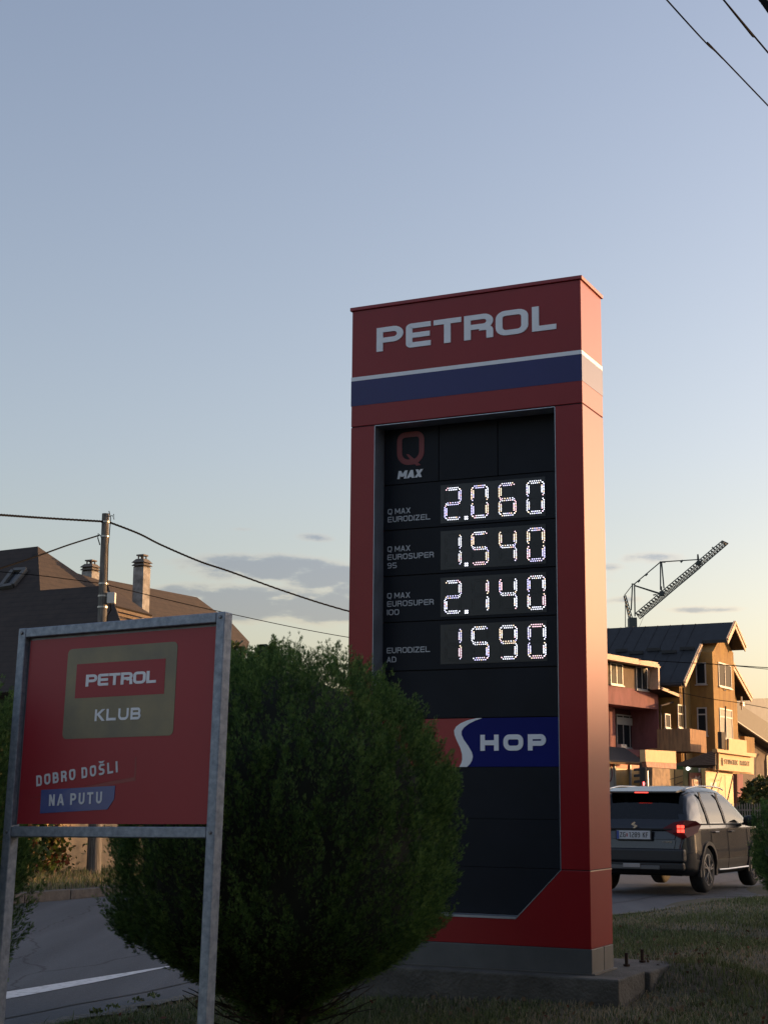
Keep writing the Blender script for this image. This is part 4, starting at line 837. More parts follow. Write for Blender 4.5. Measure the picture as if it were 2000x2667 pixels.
b = MB(); xa = P6b(92, 1200)[0]; xb = P6b(148, 1200)[0]; PF_.box(b, xa-.4, xb-.03, .27, .30, P6b(120, 1318)[1], P6b(120, 1122)[1]); st_ = b.build('notice_sheet', mat('sheet_white', (.50, .49, .46), .7, 0, .1), sf, world=True)
b = MB(); zc = P6b(110, 1180)[1]; 
for k in range(16): a = k/16*6.283; a2 = (k+1)/16*6.283; b.bar(PF_.p(xb-.55+.28*math.cos(a), .31, zc+.42*math.sin(a)), PF_.p(xb-.55+.28*math.cos(a2), .31, zc+.42*math.sin(a2)), .07, .02, up=PF_.ey)
PF_.box(b, xb-.75, xb-.3, .30, .32, zc-1.5, zc-1.2); b.build('notice_print', mat('print_red2', (.25, .06, .06), .7, 0, .1), st_, world=True)

# market with its lit boards
MF = HF(at(1860, 2094, 78.0)[:2], 28)
mk = empty('corner_market', MF.p(0, -2, 0), label='corner market kiosk with sunlit lettered board, corrugated awning and yellow posters', cat='market')
amber = mat('sun_cream_board', (.58, .355, .165), .7, 0, .12, 3); amber2 = mat('poster_yellow', (.55, .36, .14), .6, 0, 0, 1.2, col2=(.42, .24, .08), vc=(.3, .55))
redbr = mat('red_brown_strip', (.22, .07, .045), .7, 0, 0, 6, col2=(.30, .14, .10), vc=(.4, .6)); letb = mat('board_letter', (.10, .060, .028), .7, 0, .1)
def part(name, pts, y, th, m, parent=mk, H=MF, **kw): b = MB(); H.polyy(b, pts, y, th); return b.build(name, m, parent, world=True, **kw)
bd = part('name_board', ((1172, 985), (1508, 1022), (1508, 1182), (1172, 1150)), .60, .10, amber)
part('board_frame', ((1138, 980), (1516, 1020), (1516, 1196), (1138, 1150)), .49, .12, amber)
part('board_side_shade', ((1140, 985), (1170, 988), (1170, 1148), (1140, 1145)), .493, .01, black_in)  # dark strip puts the shade on the board's side into colour
part('roof_edge', ((1155, 945), (1542, 990), (1536, 1026), (1160, 976)), .85, .25, amber)
part('upper_block', ((1270, 842), (1446, 862), (1446, 982), (1270, 960)), .35, .12, amber)
p0 = MF.ry(*r6(1230, 1092), .62); p1 = MF.ry(*r6(1478, 1128), .62); zc_ = MF.ry(*r6(1230, 1040), .62)[1]
capH = (zc_-p0[1]); b = MB()
TM_ = lambda u, o, wv: MF.p(u, .602+o, wv)
Lw = (p1[0]-p0[0]); gw = Lw/16.5
text(b, 'STUDENAC MARKET', p0[0], p0[1], capH*.92, gw*.80, gw*.24, gw*.30, TM_, depth=.02, R=gw*.3, wide={' ': 1.3, 'M': 1.15, 'I': .4}); b.build('lettering', letb, bd, world=True)
q0 = MF.ry(*r6(1207, 1085), .62); b = MB(); s_ = gw*.85
for k in range(3): b.bar(MF.p(q0[0]+(k-1)*s_*.45, .61, q0[1]-.12), MF.p(q0[0]+(k-1)*s_*.6, .61, q0[1]+capH*.55), s_*.22, .02, up=MF.ey)
b.bar(MF.p(q0[0]-s_*.8, .612, q0[1]+capH*.55), MF.p(q0[0]+s_*.8, .612, q0[1]+capH*.55), .02, s_*.3, up=MF.ey)
for k in (-1, 1): b.bar(MF.p(q0[0]+k*s_*.3, .613, q0[1]+capH*.6), MF.p(q0[0]+k*s_*.35, .613, q0[1]+capH*1.0), s_*.25, .02, up=MF.ey)
b.build('basket_emblem', letb, bd, world=True)
b = MB(); zk = MF.ry(*r6(1270, 1150), .1)[1]
x0 = MF.ry(*r6(1045, 1300), .1)[0]; x1 = MF.ry(*r6(1312, 1300), .1)[0]; MF.box(b, x0, x1, -.1, .1, 0, zk); b.build('poster_wall', amber2, mk, world=True)
b = MB(); xw = MF.ry(*r6(1345, 1300), -.4)[0]; x2 = MF.ry(*r6(1412, 1300), -.4)[0]; MF.box(b, xw, x2, -.7, -.4, 0, MF.ry(*r6(1345, 1190), -.4)[1]); b.build('pink_column', pink, mk, world=True)
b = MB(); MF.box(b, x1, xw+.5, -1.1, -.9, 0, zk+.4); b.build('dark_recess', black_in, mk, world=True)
for (a, c) in (((1165, 1160), (1100, 1345)), ((1312, 1205), (1262, 1430)), ((1345, 1190), (1350, 1400))):
    u0 = MF.ry(*r6(*a), .55); u1 = MF.ry(*r6(*c), .55); b = MB(); b.bar(MF.p(u0[0], .55, u0[1]), MF.p(u1[0]-(u0[0]-u1[0])*.5, .55, u1[1]-(u0[1]-u1[1])*.5), .05); b.build('strut', letb, mk, world=True)  # dark bars drawn for the diagonal strut shadows across the posters
for (pts, m_) in ((((1085, 1240), (1180, 1245), (1180, 1262), (1085, 1258)), amber), (((1090, 1275), (1115, 1277), (1115, 1320), (1090, 1318)), wframe), (((1130, 1272), (1150, 1273), (1150, 1330), (1130, 1330)), wframe), (((1160, 1240), (1175, 1242), (1175, 1256), (1160, 1255)), wframe), (((1130, 1345), (1152, 1346), (1150, 1420), (1130, 1420)), wframe)):
    part('poster_print', pts, .104, .02, m_)
part('green_panel', ((820, 1108), (1046, 1130), (1046, 1310), (820, 1320)), -1.6, .3, mat('green_panel', (.035, .11, .02), .6, 0, .15))
rp_ = part('red_panel', ((884, 1176), (1036, 1182), (1036, 1320), (884, 1320)), -1.55, .05, mat('red_panel', (.22, .028, .018), .6, 0, .15))
bk = mat('basket_white', (.55, .50, .47), .7, 0, .05)
def prt(pts, dy=.03): MF.polyy(b, pts, -1.55+dy, .02)
b = MB(); prt(((918, 1232), (1006, 1236), (1006, 1246), (918, 1243))); prt(((925, 1248), (1000, 1251), (990, 1312), (936, 1312)), .032)
prt(((938, 1230), (946, 1208), (958, 1214), (962, 1232)), .034); prt(((965, 1232), (985, 1206), (992, 1214), (980, 1233)), .036)
em = b.build('basket_picture', bk, rp_, world=True); b = MB()
for x_ in (945, 960, 976): prt(((x_, 1264), (x_+9, 1264), (x_+8, 1292), (x_+1, 1292)), .040)
b.build('basket_slot', mat('slot_red', (.2, .03, .02), .7), em, world=True)
part('orange_posters', ((692, 1140), (822, 1150), (822, 1320), (692, 1320)), -1.2, .2, amber2)
b = MB(); MF.polyy(b, ((738, 1145), (745, 1145), (745, 1320), (738, 1320)), -1.17, .02); MF.polyy(b, ((695, 1240), (820, 1205), (820, 1212), (695, 1249)), -1.16, .02); MF.polyy(b, ((750, 1290), (820, 1262), (820, 1270), (750, 1298)), -1.165, .02); b.build('poster_shadow_bar', letb, mk, world=True)  # dark bars stand for shadows falling on the orange posters
part('timber_panel', ((520, 1128), (692, 1142), (692, 1320), (520, 1320)), -1.0, .2, mat('worn_ply', (.27, .17, .095), .8, 0, 0, 2.5, col2=(.15, .09, .05), vc=(.4, .6)))
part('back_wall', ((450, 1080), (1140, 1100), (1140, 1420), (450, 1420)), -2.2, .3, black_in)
bb = part('blank_billboard', ((450, 952), (750, 968), (755, 1088), (455, 1070)), .3, .25, amber, label='blank sunlit cream billboard above the shop posters')
part('red_brown_strip', ((458, 1070), (756, 1090), (754, 1142), (466, 1122)), .28, .2, redbr)
# corrugated awning, rising to the board
b = MB(); xA = MF.ry(*r6(1150, 960), .6)[0]-.1
for k in range(8):
    t0, t1 = k/8, (k+.62)/8; L0 = np.array((760, 1088)); L1 = np.array((790, 1112)); R0 = np.array((1140, 952)); R1 = np.array((1142, 1104))
    a = L0+(L1-L0)*t0; a2 = L0+(L1-L0)*t1; c = R0+(R1-R0)*t0; c2 = R0+(R1-R0)*t1; MF.polyx(b, (a, c, c2, a2), xA-.02*k, .06)
aw_ = b.build('corrugated_awning', mat('awning_rib', (.20, .14, .11), .6, .2, .2), mk, world=True)
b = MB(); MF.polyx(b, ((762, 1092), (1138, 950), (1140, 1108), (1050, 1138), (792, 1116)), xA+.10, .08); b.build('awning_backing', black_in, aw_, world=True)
lm_ = mat('lamp_glow', (.9, .95, .85), .5, 0, 0, emit=(.95, 1.0, .85), es=2.0)
q = MF.ry(*r6(850, 1138), -1.3); b = MB(); b.lathe([(.02, -.09), (.08, -.05), (.10, 0), (.08, .05), (.02, .09)], 12, tuple(MF.p(q[0], -1.2, q[1]))); b.build('lamp', lm_, mk, world=True, smooth=True)
for x_ in (897, 982): 
    part('hanging_tag', ((x_, 1112), (x_+9, 1112), (x_+9, 1150 if x_ < 900 else 1172), (x_, 1150 if x_ < 900 else 1172)), -1.1, .05, wframe)
b = MB(); q = MF.ry(*r6(1222, 945), .2); MF.box(b, q[0]-.35, q[0]+.35, 0, .2, q[1], q[1]+.85); b.tube([MF.p(q[0]+.5, .1, q[1]-.2), MF.p(q[0]+.95, .1, q[1]+2.2)], .04, 5); b.build('planter', black_in, mk, world=True)

# traffic light
TL = at(1686, 2094, 66.0); tl = empty('traffic_light', (TL[0], TL[1], 0), label='black traffic light head on a grey post above the dark car, red lamp lit', cat='traffic light')
b = MB(); b.tube([(TL[0], TL[1], 0), (TL[0], TL[1], at(0, 1998, 66.0)[2])], .055, 10); b.build('post', stl, tl, world=True)
tb = mat('signal_black', (.012, .012, .013), .5, 0, .1)
k = 66/FPX; zt = at(1680, 2000, 66)[2]; zb_ = at(1680, 2047, 66)[2]; xh = TL[0]-.055-.13
b = MB(); b.box(xh-.13, xh+.12, TL[1]-.15, TL[1]+.15, zb_, zt); b.build('signal_head', tb, tl, world=True, bevel=.02)
for i in range(3):
    zc = zb_+(zt-zb_)*(i+.5)/3; b = MB(); n_ = 8
    for j in range(n_):               # tunnel visor opening to the left
        a0 = math.pi*(j/n_)-.0; a1 = math.pi*((j+1)/n_)
        y0, z0, y1, z1 = .11*math.cos(a0), .11*math.sin(a0), .11*math.cos(a1), .11*math.sin(a1)
        b.prism([(xh-.12, TL[1]+y0, zc+z0), (xh-.12, TL[1]+y1, zc+z1), (xh-.36, TL[1]+y1, zc+z1*.9-.01), (xh-.36, TL[1]+y0, zc+z0*.9-.01)], (0, y0*.08, .012))
    b.build('visor', tb, tl, world=True)
redl = mat('red_signal', (1, .10, .08), .4, 0, 0, emit=(1.0, .10, .09), es=3.0)
b = MB(); b.box(xh-.02, xh+.04, TL[1]-.19, TL[1]-.152, at(0, 2037, 66)[2], at(0, 2027, 66)[2]); b.build('lit_lamp', redl, tl, world=True)
b = MB(); b.box(xh+.06, xh+.17, TL[1]-.20, TL[1]-.152, at(0, 2033, 66)[2], at(0, 2029, 66)[2]); b.build('reflection_plate', wframe, tl, world=True)
# dark house at the far right
DF = HF(at(1915, 2094, 97.0)[:2], 28)
dh = empty('grey_brown_house', DF.p(6, -4, 0), label='shaded grey-brown house with a black sloping roof at the right edge', cat='house')
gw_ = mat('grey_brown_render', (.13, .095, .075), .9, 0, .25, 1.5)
def G(name, pts, y, th, m): b = MB(); DF.polyy(b, pts, y, th); return b.build(name, m, dh, world=True)
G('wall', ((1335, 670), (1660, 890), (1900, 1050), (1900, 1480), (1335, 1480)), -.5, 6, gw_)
G('roof', ((1334, 478), (1660, 690), (1990, 905), (1990, 1108), (1660, 886), (1334, 664)), .3, 9, mat('black_roof', (.025, .025, .028), .7, 0, .3, 3))
b = MB(); a = DF.ry(*r6(1334, 668), .36); c = DF.ry(*r6(1990, 1112), .36); b.bar(DF.p(a[0], .36, a[1]), DF.p(c[0], .36, c[1]), .06, .16, up=DF.ey); b.build('verge_trim', mat('grey_trim', (.30, .29, .29), .6, 0, .1), dh, world=True)
window(dh, DF, 'y', (1638, 1015, 1760, 1205), -.48, 1, pane=curt)
b = MB(); g = [DF.p(*(lambda q: (q[0], .0, q[1]))(DF.ry(*r6(x, y), 0))) for x, y in ((1660, 985), (1635, 1010), (1625, 1060), (1628, 1300))]; b.tube(g, .06, 6); b.build('downpipe', black_in, dh, world=True)
gh = empty('far_grey_roofed_house', at(2020, 2094, 125)*np.array((1, 1, 0)), label='far house with a pale blue-grey roof behind the black roof at the right edge', cat='house')
G2 = HF(at(1900, 2094, 125.0)[:2], 28); b = MB(); G2.polyy(b, ((1250, 470), (1430, 452), (1700, 446), (1700, 760), (1250, 640)), 0, 5); b.build('roof', mat('blue_grey_roof', (.10, .11, .13), .7, .1, .3, 1.0), gh, world=True)
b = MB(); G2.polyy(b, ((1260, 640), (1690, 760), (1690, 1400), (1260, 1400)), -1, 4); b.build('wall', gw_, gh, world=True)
# ridge finial / satellite gear on the eave
b = MB(); q = YF.ry(*r6(1395, 480), 1.0); b.tube([YF.p(q[0], 1.0, q[1]-.5), YF.p(q[0], 1.0, q[1]+.3)], .05, 6); YF.box(b, q[0]-.1, q[0]+.25, .9, 1.1, q[1]-.25, q[1]-.05); b.build('eave_lamp', stl, yh, world=True)
# hedge, picket fence and pale gate pier at the right
rr = np.random.default_rng(21)
fc = at(1968, 2094, 58); hgx = empty('picket_fence', (fc[0], fc[1], 0), label='pale metal picket fence right of the dark car', cat='fence')
fx = MB(); 
for i in range(44):
    p = fc+np.array((math.sin(.9), math.cos(.9)*.25, 0))*(i*.125-1.2); b = MB(); b.bar((p[0], p[1], 0), (p[0], p[1], 1.38+.02*math.sin(i*1.3)), .035, .02); b.build('picket', mat('fence_paint', (.30, .24, .19), .7, 0, .3, 5), hgx, world=True)
b = MB()
for z_ in (.25, 1.15): a = fc+np.array((math.sin(.9), math.cos(.9)*.25, 0))*(-1.3); c = fc+np.array((math.sin(.9), math.cos(.9)*.25, 0))*4.4; b.bar((a[0], a[1]+.03, z_), (c[0], c[1]+.03, z_), .03, .05)
b.build('rail', mat('fence_paint', (.30, .24, .19)), hgx, world=True)
gq = at(1950, 2094, 82); b = MB(); b.box(gq[0]-.55, gq[0]+.9, gq[1]-.3, gq[1]+.3, 0, at(0, 2066, 82)[2]); pe = b.build('gate_pier', mat('pier_grey', (.28, .25, .22), .9, 0, .2, 3), label='low grey gate pier among the bushes right of the market', cat='pier')
for i, (px, py, Y, s_, lb) in enumerate(((1972, 2075, 76, 1.0, 'dark bush against the grey-brown house wall'), (1950, 2118, 70, .6, 'low dark bush between the market and the picket fence'), (2002, 2085, 72, 1.2, 'dark bush above the picket fence at the right edge'))):
    c = at(px, py, Y); root = empty('garden_bush', (c[0], c[1], 0), label=lb, cat='bush'); b = MB(); b.tube([(0, 0, 0), (.1, 0, c[2]*.6), (0, 0, c[2])], .05, 6, .02); b.build('stem', barkm, root)
    blob_leaves('leaves', [(tuple(c), (s_*.8, s_*.8, s_)), ((c[0]+.3, c[1], max(.5, c[2]-s_)), (s_*.8, s_*.7, s_))], 1500, .22, [lfB, lfA, lfD], rr, root, probs=[.6, .25, .15])
# wires over the houses
cable([at(1560, 1712, 80), at(1720, 1722, 81), at(1890, 1732, 82), at(2000, 1739, 83), at(2100, 1744, 84)], .022, 'upper one of two thin wires crossing the ochre house', n=6, group=None)
cable([at(1840, 1728, 81), at(1930, 1736, 82), at(2000, 1743, 83), at(2100, 1750, 84)], .018, 'lower one of two thin wires against the sky at the right edge', n=6)
cable([at(1740, 1798, 80), at(1850, 1820, 81.5), at(1920, 1830, 82.5), at(2000, 1845, 84)], .018, 'thin wire crossing below the upper bay window of the ochre house', n=6)

# ------------------------------------------------------------------ tower crane far behind
YC = 185.0
def C5(x, y, dy=0.0): p = at(*r5_(x, y), YC); return p+np.array((0, dy, 0))
cr_ = empty('tower_crane', (C5(325, 900)[0], YC, 0), label='dark lattice tower crane with raised jib behind the roofs', cat='crane')
cst = mat('crane_steel', (.06, .075, .075), .6, .2, .2)
b = MB(); a = C5(325, 960); b.prism([a+np.array((sx_*.46, sy_*.7, 0)) for sx_, sy_ in ((-1, -1), (1, -1), (1, 1), (-1, 1))], (0, 0, 1.15)); b.build('slewing_cab', cst, cr_, world=True)
b = MB()
for sx_ in (-.8, .8):
    for sy_ in (-.8, .8): b.bar((a[0]+sx_, a[1]+sy_, 0), (a[0]+sx_, a[1]+sy_, a[2]), .14)
for i in range(10):
    z0 = a[2]*i/10; z1 = a[2]*(i+1)/10
    for sy_ in (-.8, .8): b.bar((a[0]-.8, a[1]+sy_, z0), (a[0]+.8, a[1]+sy_, z1), .09)
    for sx_ in (-.8, .8): b.bar((a[0]+sx_, a[1]-.8, z0), (a[0]+sx_, a[1]+.8, z1), .09)
b.build('mast', cst, cr_, world=True)
def lattice(b, P0, P1, Q0, Q1, n, r, dy):
    """P = lower chord, Q = upper chord (ends); two lower chords dy apart"""
    P0, P1, Q0, Q1 = map(np.array, (P0, P1, Q0, Q1)); e = np.array((0, dy, 0))
    ch = [(P0-e, P1-e), (P0+e, P1+e), (Q0, Q1)]
    for s0, s1 in ch: b.bar(s0, s1, r*1.7)
    for i in range(n):
        t0, t1 = i/n, (i+1)/n; tm = (t0+t1)/2; q = Q0+(Q1-Q0)*tm
        for s0, s1 in ch[:2]: b.bar(s0+(s1-s0)*t0, q, r); b.bar(q, s0+(s1-s0)*t1, r)
        b.bar(ch[0][0]+(ch[0][1]-ch[0][0])*t0, ch[1][0]+(ch[1][1]-ch[1][0])*t0, r)
b = MB(); lattice(b, C5(405, 868), C5(1250, 145), C5(345, 828), C5(1205, 108), 34, .07, .55); b.bar(C5(1205, 108), C5(1255, 140, -.5), .12); b.bar(C5(1205, 108), C5(1255, 140, .5), .12)
for (x, y, s_) in ((975, 325, .32), (612, 625, .34)): c = C5(x, y); b.prism([c+np.array((dx*s_, dy_*s_*.6, -s_*.9)) for dx, dy_ in ((-1, -1), (.8, -1), (.8, 1), (-1, 1))], (.1, 0, s_*1.7))
b.build('jib', cst, cr_, world=True)
b = MB(); lattice(b, C5(318, 872), C5(252, 648), C5(290, 872), C5(240, 648), 7, .06, .5); b.build('back_mast', cst, cr_, world=True)
b = MB()
for (p, q) in (((600, 590), (600, 315)), ((634, 575), (610, 315)), ((350, 850), (345, 540)), ((312, 790), (325, 540)), ((592, 315), (648, 318)), ((316, 532), (352, 534)), ((965, 300), (965, 240)), ((975, 300), (966, 240)), ((610, 600), (608, 555)), ((1105, 170), (1125, 185)), ((528, 640), (560, 636))): b.bar(C5(*p), C5(*q), .14)
b.build('strut', cst, cr_, world=True)
b = MB()
for (p, q, r) in (((245, 645), (325, 540), .05), ((340, 535), (595, 320), .07), ((600, 315), (970, 292), .07), ((345, 545), (592, 622), .07), ((350, 552), (592, 632), .05), ((255, 735), (256, 980), .05), ((380, 980), (440, 840), .02), ((520, 770), (1000, 370), .018)): b.tube([C5(*p), C5(*q)], r, 5)
for (x, y) in ((462, 440), (388, 503), (808, 309)): c = C5(x, y); b.bar(c-(.12, 0, .12), c+(.12, 0, .12), .22)
b.build('tie_rope', cst, cr_, world=True)
# ------------------------------------------------------------------ the dark compact SUV
CARL = Matrix.Translation((3.80, 23.73, .03)) @ Rz(-.5102)
car = empty('compact_suv', None, mw=CARL, label='dark grey compact SUV seen from behind with its brake lights lit', cat='car')
paintm = mat('car_paint', (.012, .015, .022), .24, .0, .1, 2, coat=.25)
plast = mat('black_plastic', (.012, .012, .013), .55, 0, .2, 10)
cglass = bpy.data.materials.new('car_glass'); cglass.use_nodes = True
t = cglass.node_tree; b_ = t.nodes['Principled BSDF']; b_.inputs['Base Color'].default_value = (.01, .012, .014, 1); b_.inputs['Roughness'].default_value = .03; b_.inputs['Specular IOR Level'].default_value = .9
tr_ = t.nodes.new('ShaderNodeBsdfTransparent'); tr_.inputs[0].default_value = (.55, .6, .58, 1); mx_ = t.nodes.new('ShaderNodeMixShader'); fr = t.nodes.new('ShaderNodeFresnel'); fr.inputs[0].default_value = 1.6
gl_ = t.nodes.new('ShaderNodeBsdfGlossy'); gl_.inputs['Roughness'].default_value = .02; t.links.new(fr.outputs[0], mx_.inputs[0]); t.links.new(tr_.outputs[0], mx_.inputs[1]); t.links.new(gl_.outputs[0], mx_.inputs[2]); t.links.new(mx_.outputs[0], t.nodes['Material Output'].inputs[0])
dglass = cglass.copy(); dglass.name = 'privacy_glass'
for n_ in dglass.node_tree.nodes:
    if n_.type == 'BSDF_TRANSPARENT': n_.inputs[0].default_value = (.16, .17, .18, 1)
def smooth1(ys, pts, k=5):
    v = np.interp(ys, [p[0] for p in pts], [p[1] for p in pts]); p_ = np.pad(v, k, mode='edge'); return np.convolve(p_, np.ones(2*k+1)/(2*k+1), 'valid')
YS = np.concatenate([np.linspace(0, .55, 34), np.linspace(.57, 4.17, 150)])
ZT = np.interp(YS, [0, .03, .07, .12, .18, .34, .52, .64, .95, 1.5, 2.0, 2.35, 2.7, 3.02, 3.12, 3.6, 3.95, 4.10, 4.17], [.62, .86, .97, 1.03, 1.09, 1.30, 1.50, 1.545, 1.595, 1.61, 1.60, 1.55, 1.35, 1.10, 1.055, .99, .91, .80, .62])
Wd = np.interp(YS, [0, .04, .12, .26, .50, 1.0, 3.2, 3.7, 3.95, 4.08, 4.17], [.71, .765, .825, .868, .888, .888, .888, .872, .83, .77, .64])
ZB = np.interp(YS, [0, .1, .5, 3.7, 4.17], [.40, .31, .25, .25, .34])
def sm(v, k): p_ = np.pad(v, k, mode='reflect', reflect_type='odd'); return np.convolve(p_, np.ones(2*k+1)/(2*k+1), 'valid')
ZT = sm(ZT, 2); Wd = sm(Wd, 2)
NS = 36
def section(i):
    w_, zt, zb = Wd[i], ZT[i], ZB[i]; zk = min(1.0, zt-.02); g = max(0.0, zt-zk)
    tuck = g/.6*(1+.55*max(0, 1-YS[i]/.75))
    P = [(0, zb), (w_*.86, zb), (w_*.965, zb+.06), (w_*.99, zb+.20), (w_*1.0, .60 if zt > .7 else zb+.22), (w_*.985, min(.80, zk-.04) if zt > .7 else zb+.24), (w_*.975, zk-.05 if zt > .7 else zt-.03), (w_*.955, zk)]
    if g > .04: P += [(w_*.955-.055*tuck, zk+g*.30), (w_*.955-.13*tuck, zk+g*.62), (w_*.955-.20*tuck, zk+g*.84), (w_*.955-.30*tuck, zk+g*.955), (w_*.40, zt-.004), (0, zt)]
    else: P += [(w_*.93, zt-.012), (w_*.90, zt-.008), (w_*.85, zt-.004), (w_*.75, zt-.002), (w_*.40, zt), (0, zt+.006)]
    return P
SEC = np.array([section(i) for i in range(len(YS))])           # (ny, 14, 2)
tq = np.linspace(0, 13, 53); SECF = np.array([[(np.interp(q, range(14), s[:, 0]), np.interp(q, range(14), s[:, 1])) for q in tq] for s in SEC])
ny, nq = SECF.shape[:2]
def carpt(i, q, side): return (side*SECF[i, q, 0], YS[i], SECF[i, q, 1])
groups = {'body': ([], []), 'plastic': ([], []), 'sideglass': ([], []), 'rearglass': ([], []), 'frontglass': ([], [])}
Vc = []; idx = {}
for side in (1, -1):
    for i in range(ny):
        for q in range(nq): idx[(side, i, q)] = len(Vc); Vc.append(carpt(i, q, side))
def kind_of(side, i, q):
    y = (YS[i]+YS[i+1])/2; x, z_ = SECF[i:i+2, q:q+2].mean((0, 1)); tt = tq[q]+.125
    for wy in (.83, 3.33):
        if (y-wy)**2+(z_-.345)**2 < .385**2 and x > .45: return None
    if 7.25 < tt < 10.4 and z_ > 1.035:
        # side windows: quarter light, rear door, front door, divided by pillars
        top = 1.0+(ZT[i]-1.0)*.90
        if z_ < top:
            if .70 < y < .98 and z_ > 1.06 and y > .68+(z_-1.06)*.45: return 'q1'
            if 1.03 < y < 1.80: return 's1'
            if 1.90 < y < 2.88 and z_ < ZT[i]-.12: return 's2'
    if tt > 10.6 and .175 < y < .56 and abs(x) < .66: return 'rear'
    if tt > 10.6 and 2.42 < y < 3.0 and abs(x) < .70: return 'front'
    if z_ < .50 or (y < .30 and z_ < .60): return 'plastic'
    return 'body'
G_ = {}
for side in (1, -1):
    for i in range(ny-1):
        for q in range(nq-1):
            k = kind_of(side, i, q)
            if k is None: continue
            if k in ('q1', 's1', 's2'): k = k+('R' if side > 0 else 'L')
            f = (idx[(side, i, q)], idx[(side, i+1, q)], idx[(side, i+1, q+1)], idx[(side, i, q+1)])
            G_.setdefault(k, []).append(f if side > 0 else f[::-1])
def sub(faces, name, m, parent=car, smooth=True):
    u = sorted({v for f in faces for v in f}); mp = {v: k for k, v in enumerate(u)}
    return rawmesh(name, [Vc[v] for v in u], [[mp[v] for v in f] for f in faces], m, None, parent, smooth)
for k in (0, ny-1):                  # close the ends
    for side in (1, -1):
        for q in range(0, nq//2): pass
body = sub(G_['body'], 'body', paintm)
# end caps
for k, nm in ((0, 'rear_cap'), (ny-1, 'nose')):
    b = MB(); pts_ = [carpt(k, q, 1) for q in range(nq)]+[carpt(k, q, -1) for q in range(nq-1, -1, -1)]; b.add(pts_, [tuple(range(len(pts_)))]); b.build(nm, plast if k == 0 else paintm, car)
sub(G_['plastic'], 'lower_cladding', plast)
for k in G_:
    if k[:2] in ('q1', 's1', 's2'): sub(G_[k], 'side_window', dglass if k[:2] != 's2' else cglass)
sub(G_['rear'], 'rear_window', dglass); sub(G_['front'], 'windscreen', cglass)
def carsurf(y, z_, out=.006):         # outer side skin at height z
    i = int(np.clip(np.searchsorted(YS, y), 0, ny-1)); s_ = SECF[i]; q = np.arange(nq); m_ = tq > 2; x = np.interp(z_, s_[m_, 1][:30], s_[m_, 0][:30]); return (x+out, y, z_)
# window and door lines
b = MB()
for side in (1, -1):
    def cs(y, z_, o=.004): p = carsurf(y, z_, o); return (side*p[0], p[1], p[2])
    b.tube([cs(.60, 1.02), cs(1.0, 1.018), cs(1.85, 1.015), cs(2.9, 1.01)], .011, 5)
for i, (lns) in enumerate((((1.02, .30), (1.02, 1.0)), ((1.86, .30), (1.86, 1.0)), ((2.92, .42), (2.94, 1.0)))):
    for side in (1, -1):
        pts_ = [(side*carsurf(lns[0][0], z_, .001)[0], lns[0][0], z_) for z_ in np.linspace(lns[0][1], lns[1][1], 8)]; b.tube(pts_, .005, 4)
b.build('door_seam', mat('seam_black', (.005, .005, .005), .7), car)
for side in (1, -1):
    for y in (.995, 1.85):            # black pillars between the side windows
        b = MB(); pts_ = []
        for z_ in np.linspace(1.03, 1.50, 6): pts_.append((side*(carsurf(y, z_, .006)[0]), y+(z_-1.03)*.05, z_))
        for a, c in zip(pts_, pts_[1:]): b.bar(a, c, .012, .085, up=(0, 1, 0))
        b.build('door_pillar', plast, car)
b = MB()
for side in (1, -1):
    for y0 in (1.13, 1.97): q = carsurf(y0+.1, .90, .02); b.box(min(side*(q[0]-.02), side*(q[0]+.02)), max(side*(q[0]-.02), side*(q[0]+.02)), y0, y0+.20, .885, .912)
b.build('door_handle', mat('handle_chrome', (.30, .31, .33), .2, .9), car, bevel=.006)
# rear-facing details. rear skin position at height z
def rear_y(z_): return float(np.interp(z_, ZT[:60], YS[:60]))
def rquad(b, pts, th=.008, off=.004): P = [(x, rear_y(z_)-off, z_) for x, z_ in pts]; b.prism(P, (0, -th, 0))
b = MB(); rquad(b, ((-.62, .665), (.62, .665), (.64, .80), (-.64, .80)), .006, .006); rquad(b, ((-.62, .80), (.62, .80), (.66, .935), (-.66, .935)), .010, .008); b.build('tailgate_panel', paintm, car, bevel=.004)
b = MB(); b.box(-.78, .78, -.055, .10, .47, .665); b.build('bumper_upper', mat('bumper_grey', (.012, .014, .018), .5, 0, .1), car, bevel=.03)
b = MB(); b.box(-.76, .76, -.03, .10, .35, .468); b.build('bumper_lower', plast, car, bevel=.03)
b = MB(); b.box(-.40, .40, -.045, .0, .36, .42); b.build('skid_plate', mat('skid_grey', (.12, .12, .12), .5, .3, .1), car, bevel=.01)
b = MB(); b.box(-.17, .10, -.060, -.05, .385, .445); b.build('fog_lamp', mat('lamp_clear', (.35, .35, .37), .2, .3), car, bevel=.006)
b = MB(); b.box(-.66, .66, .0, .05, .938, .960); b.build('tailgate_groove', mat('seam_black', (.005,)*3), car)
lampd = mat('tail_lens', (.09, .004, .008), .45, 0, .1, spec=.2)
lit = mat('brake_lit', (1, .06, .04), .3, 0, 0, emit=(1.0, .05, .03), es=1.6)
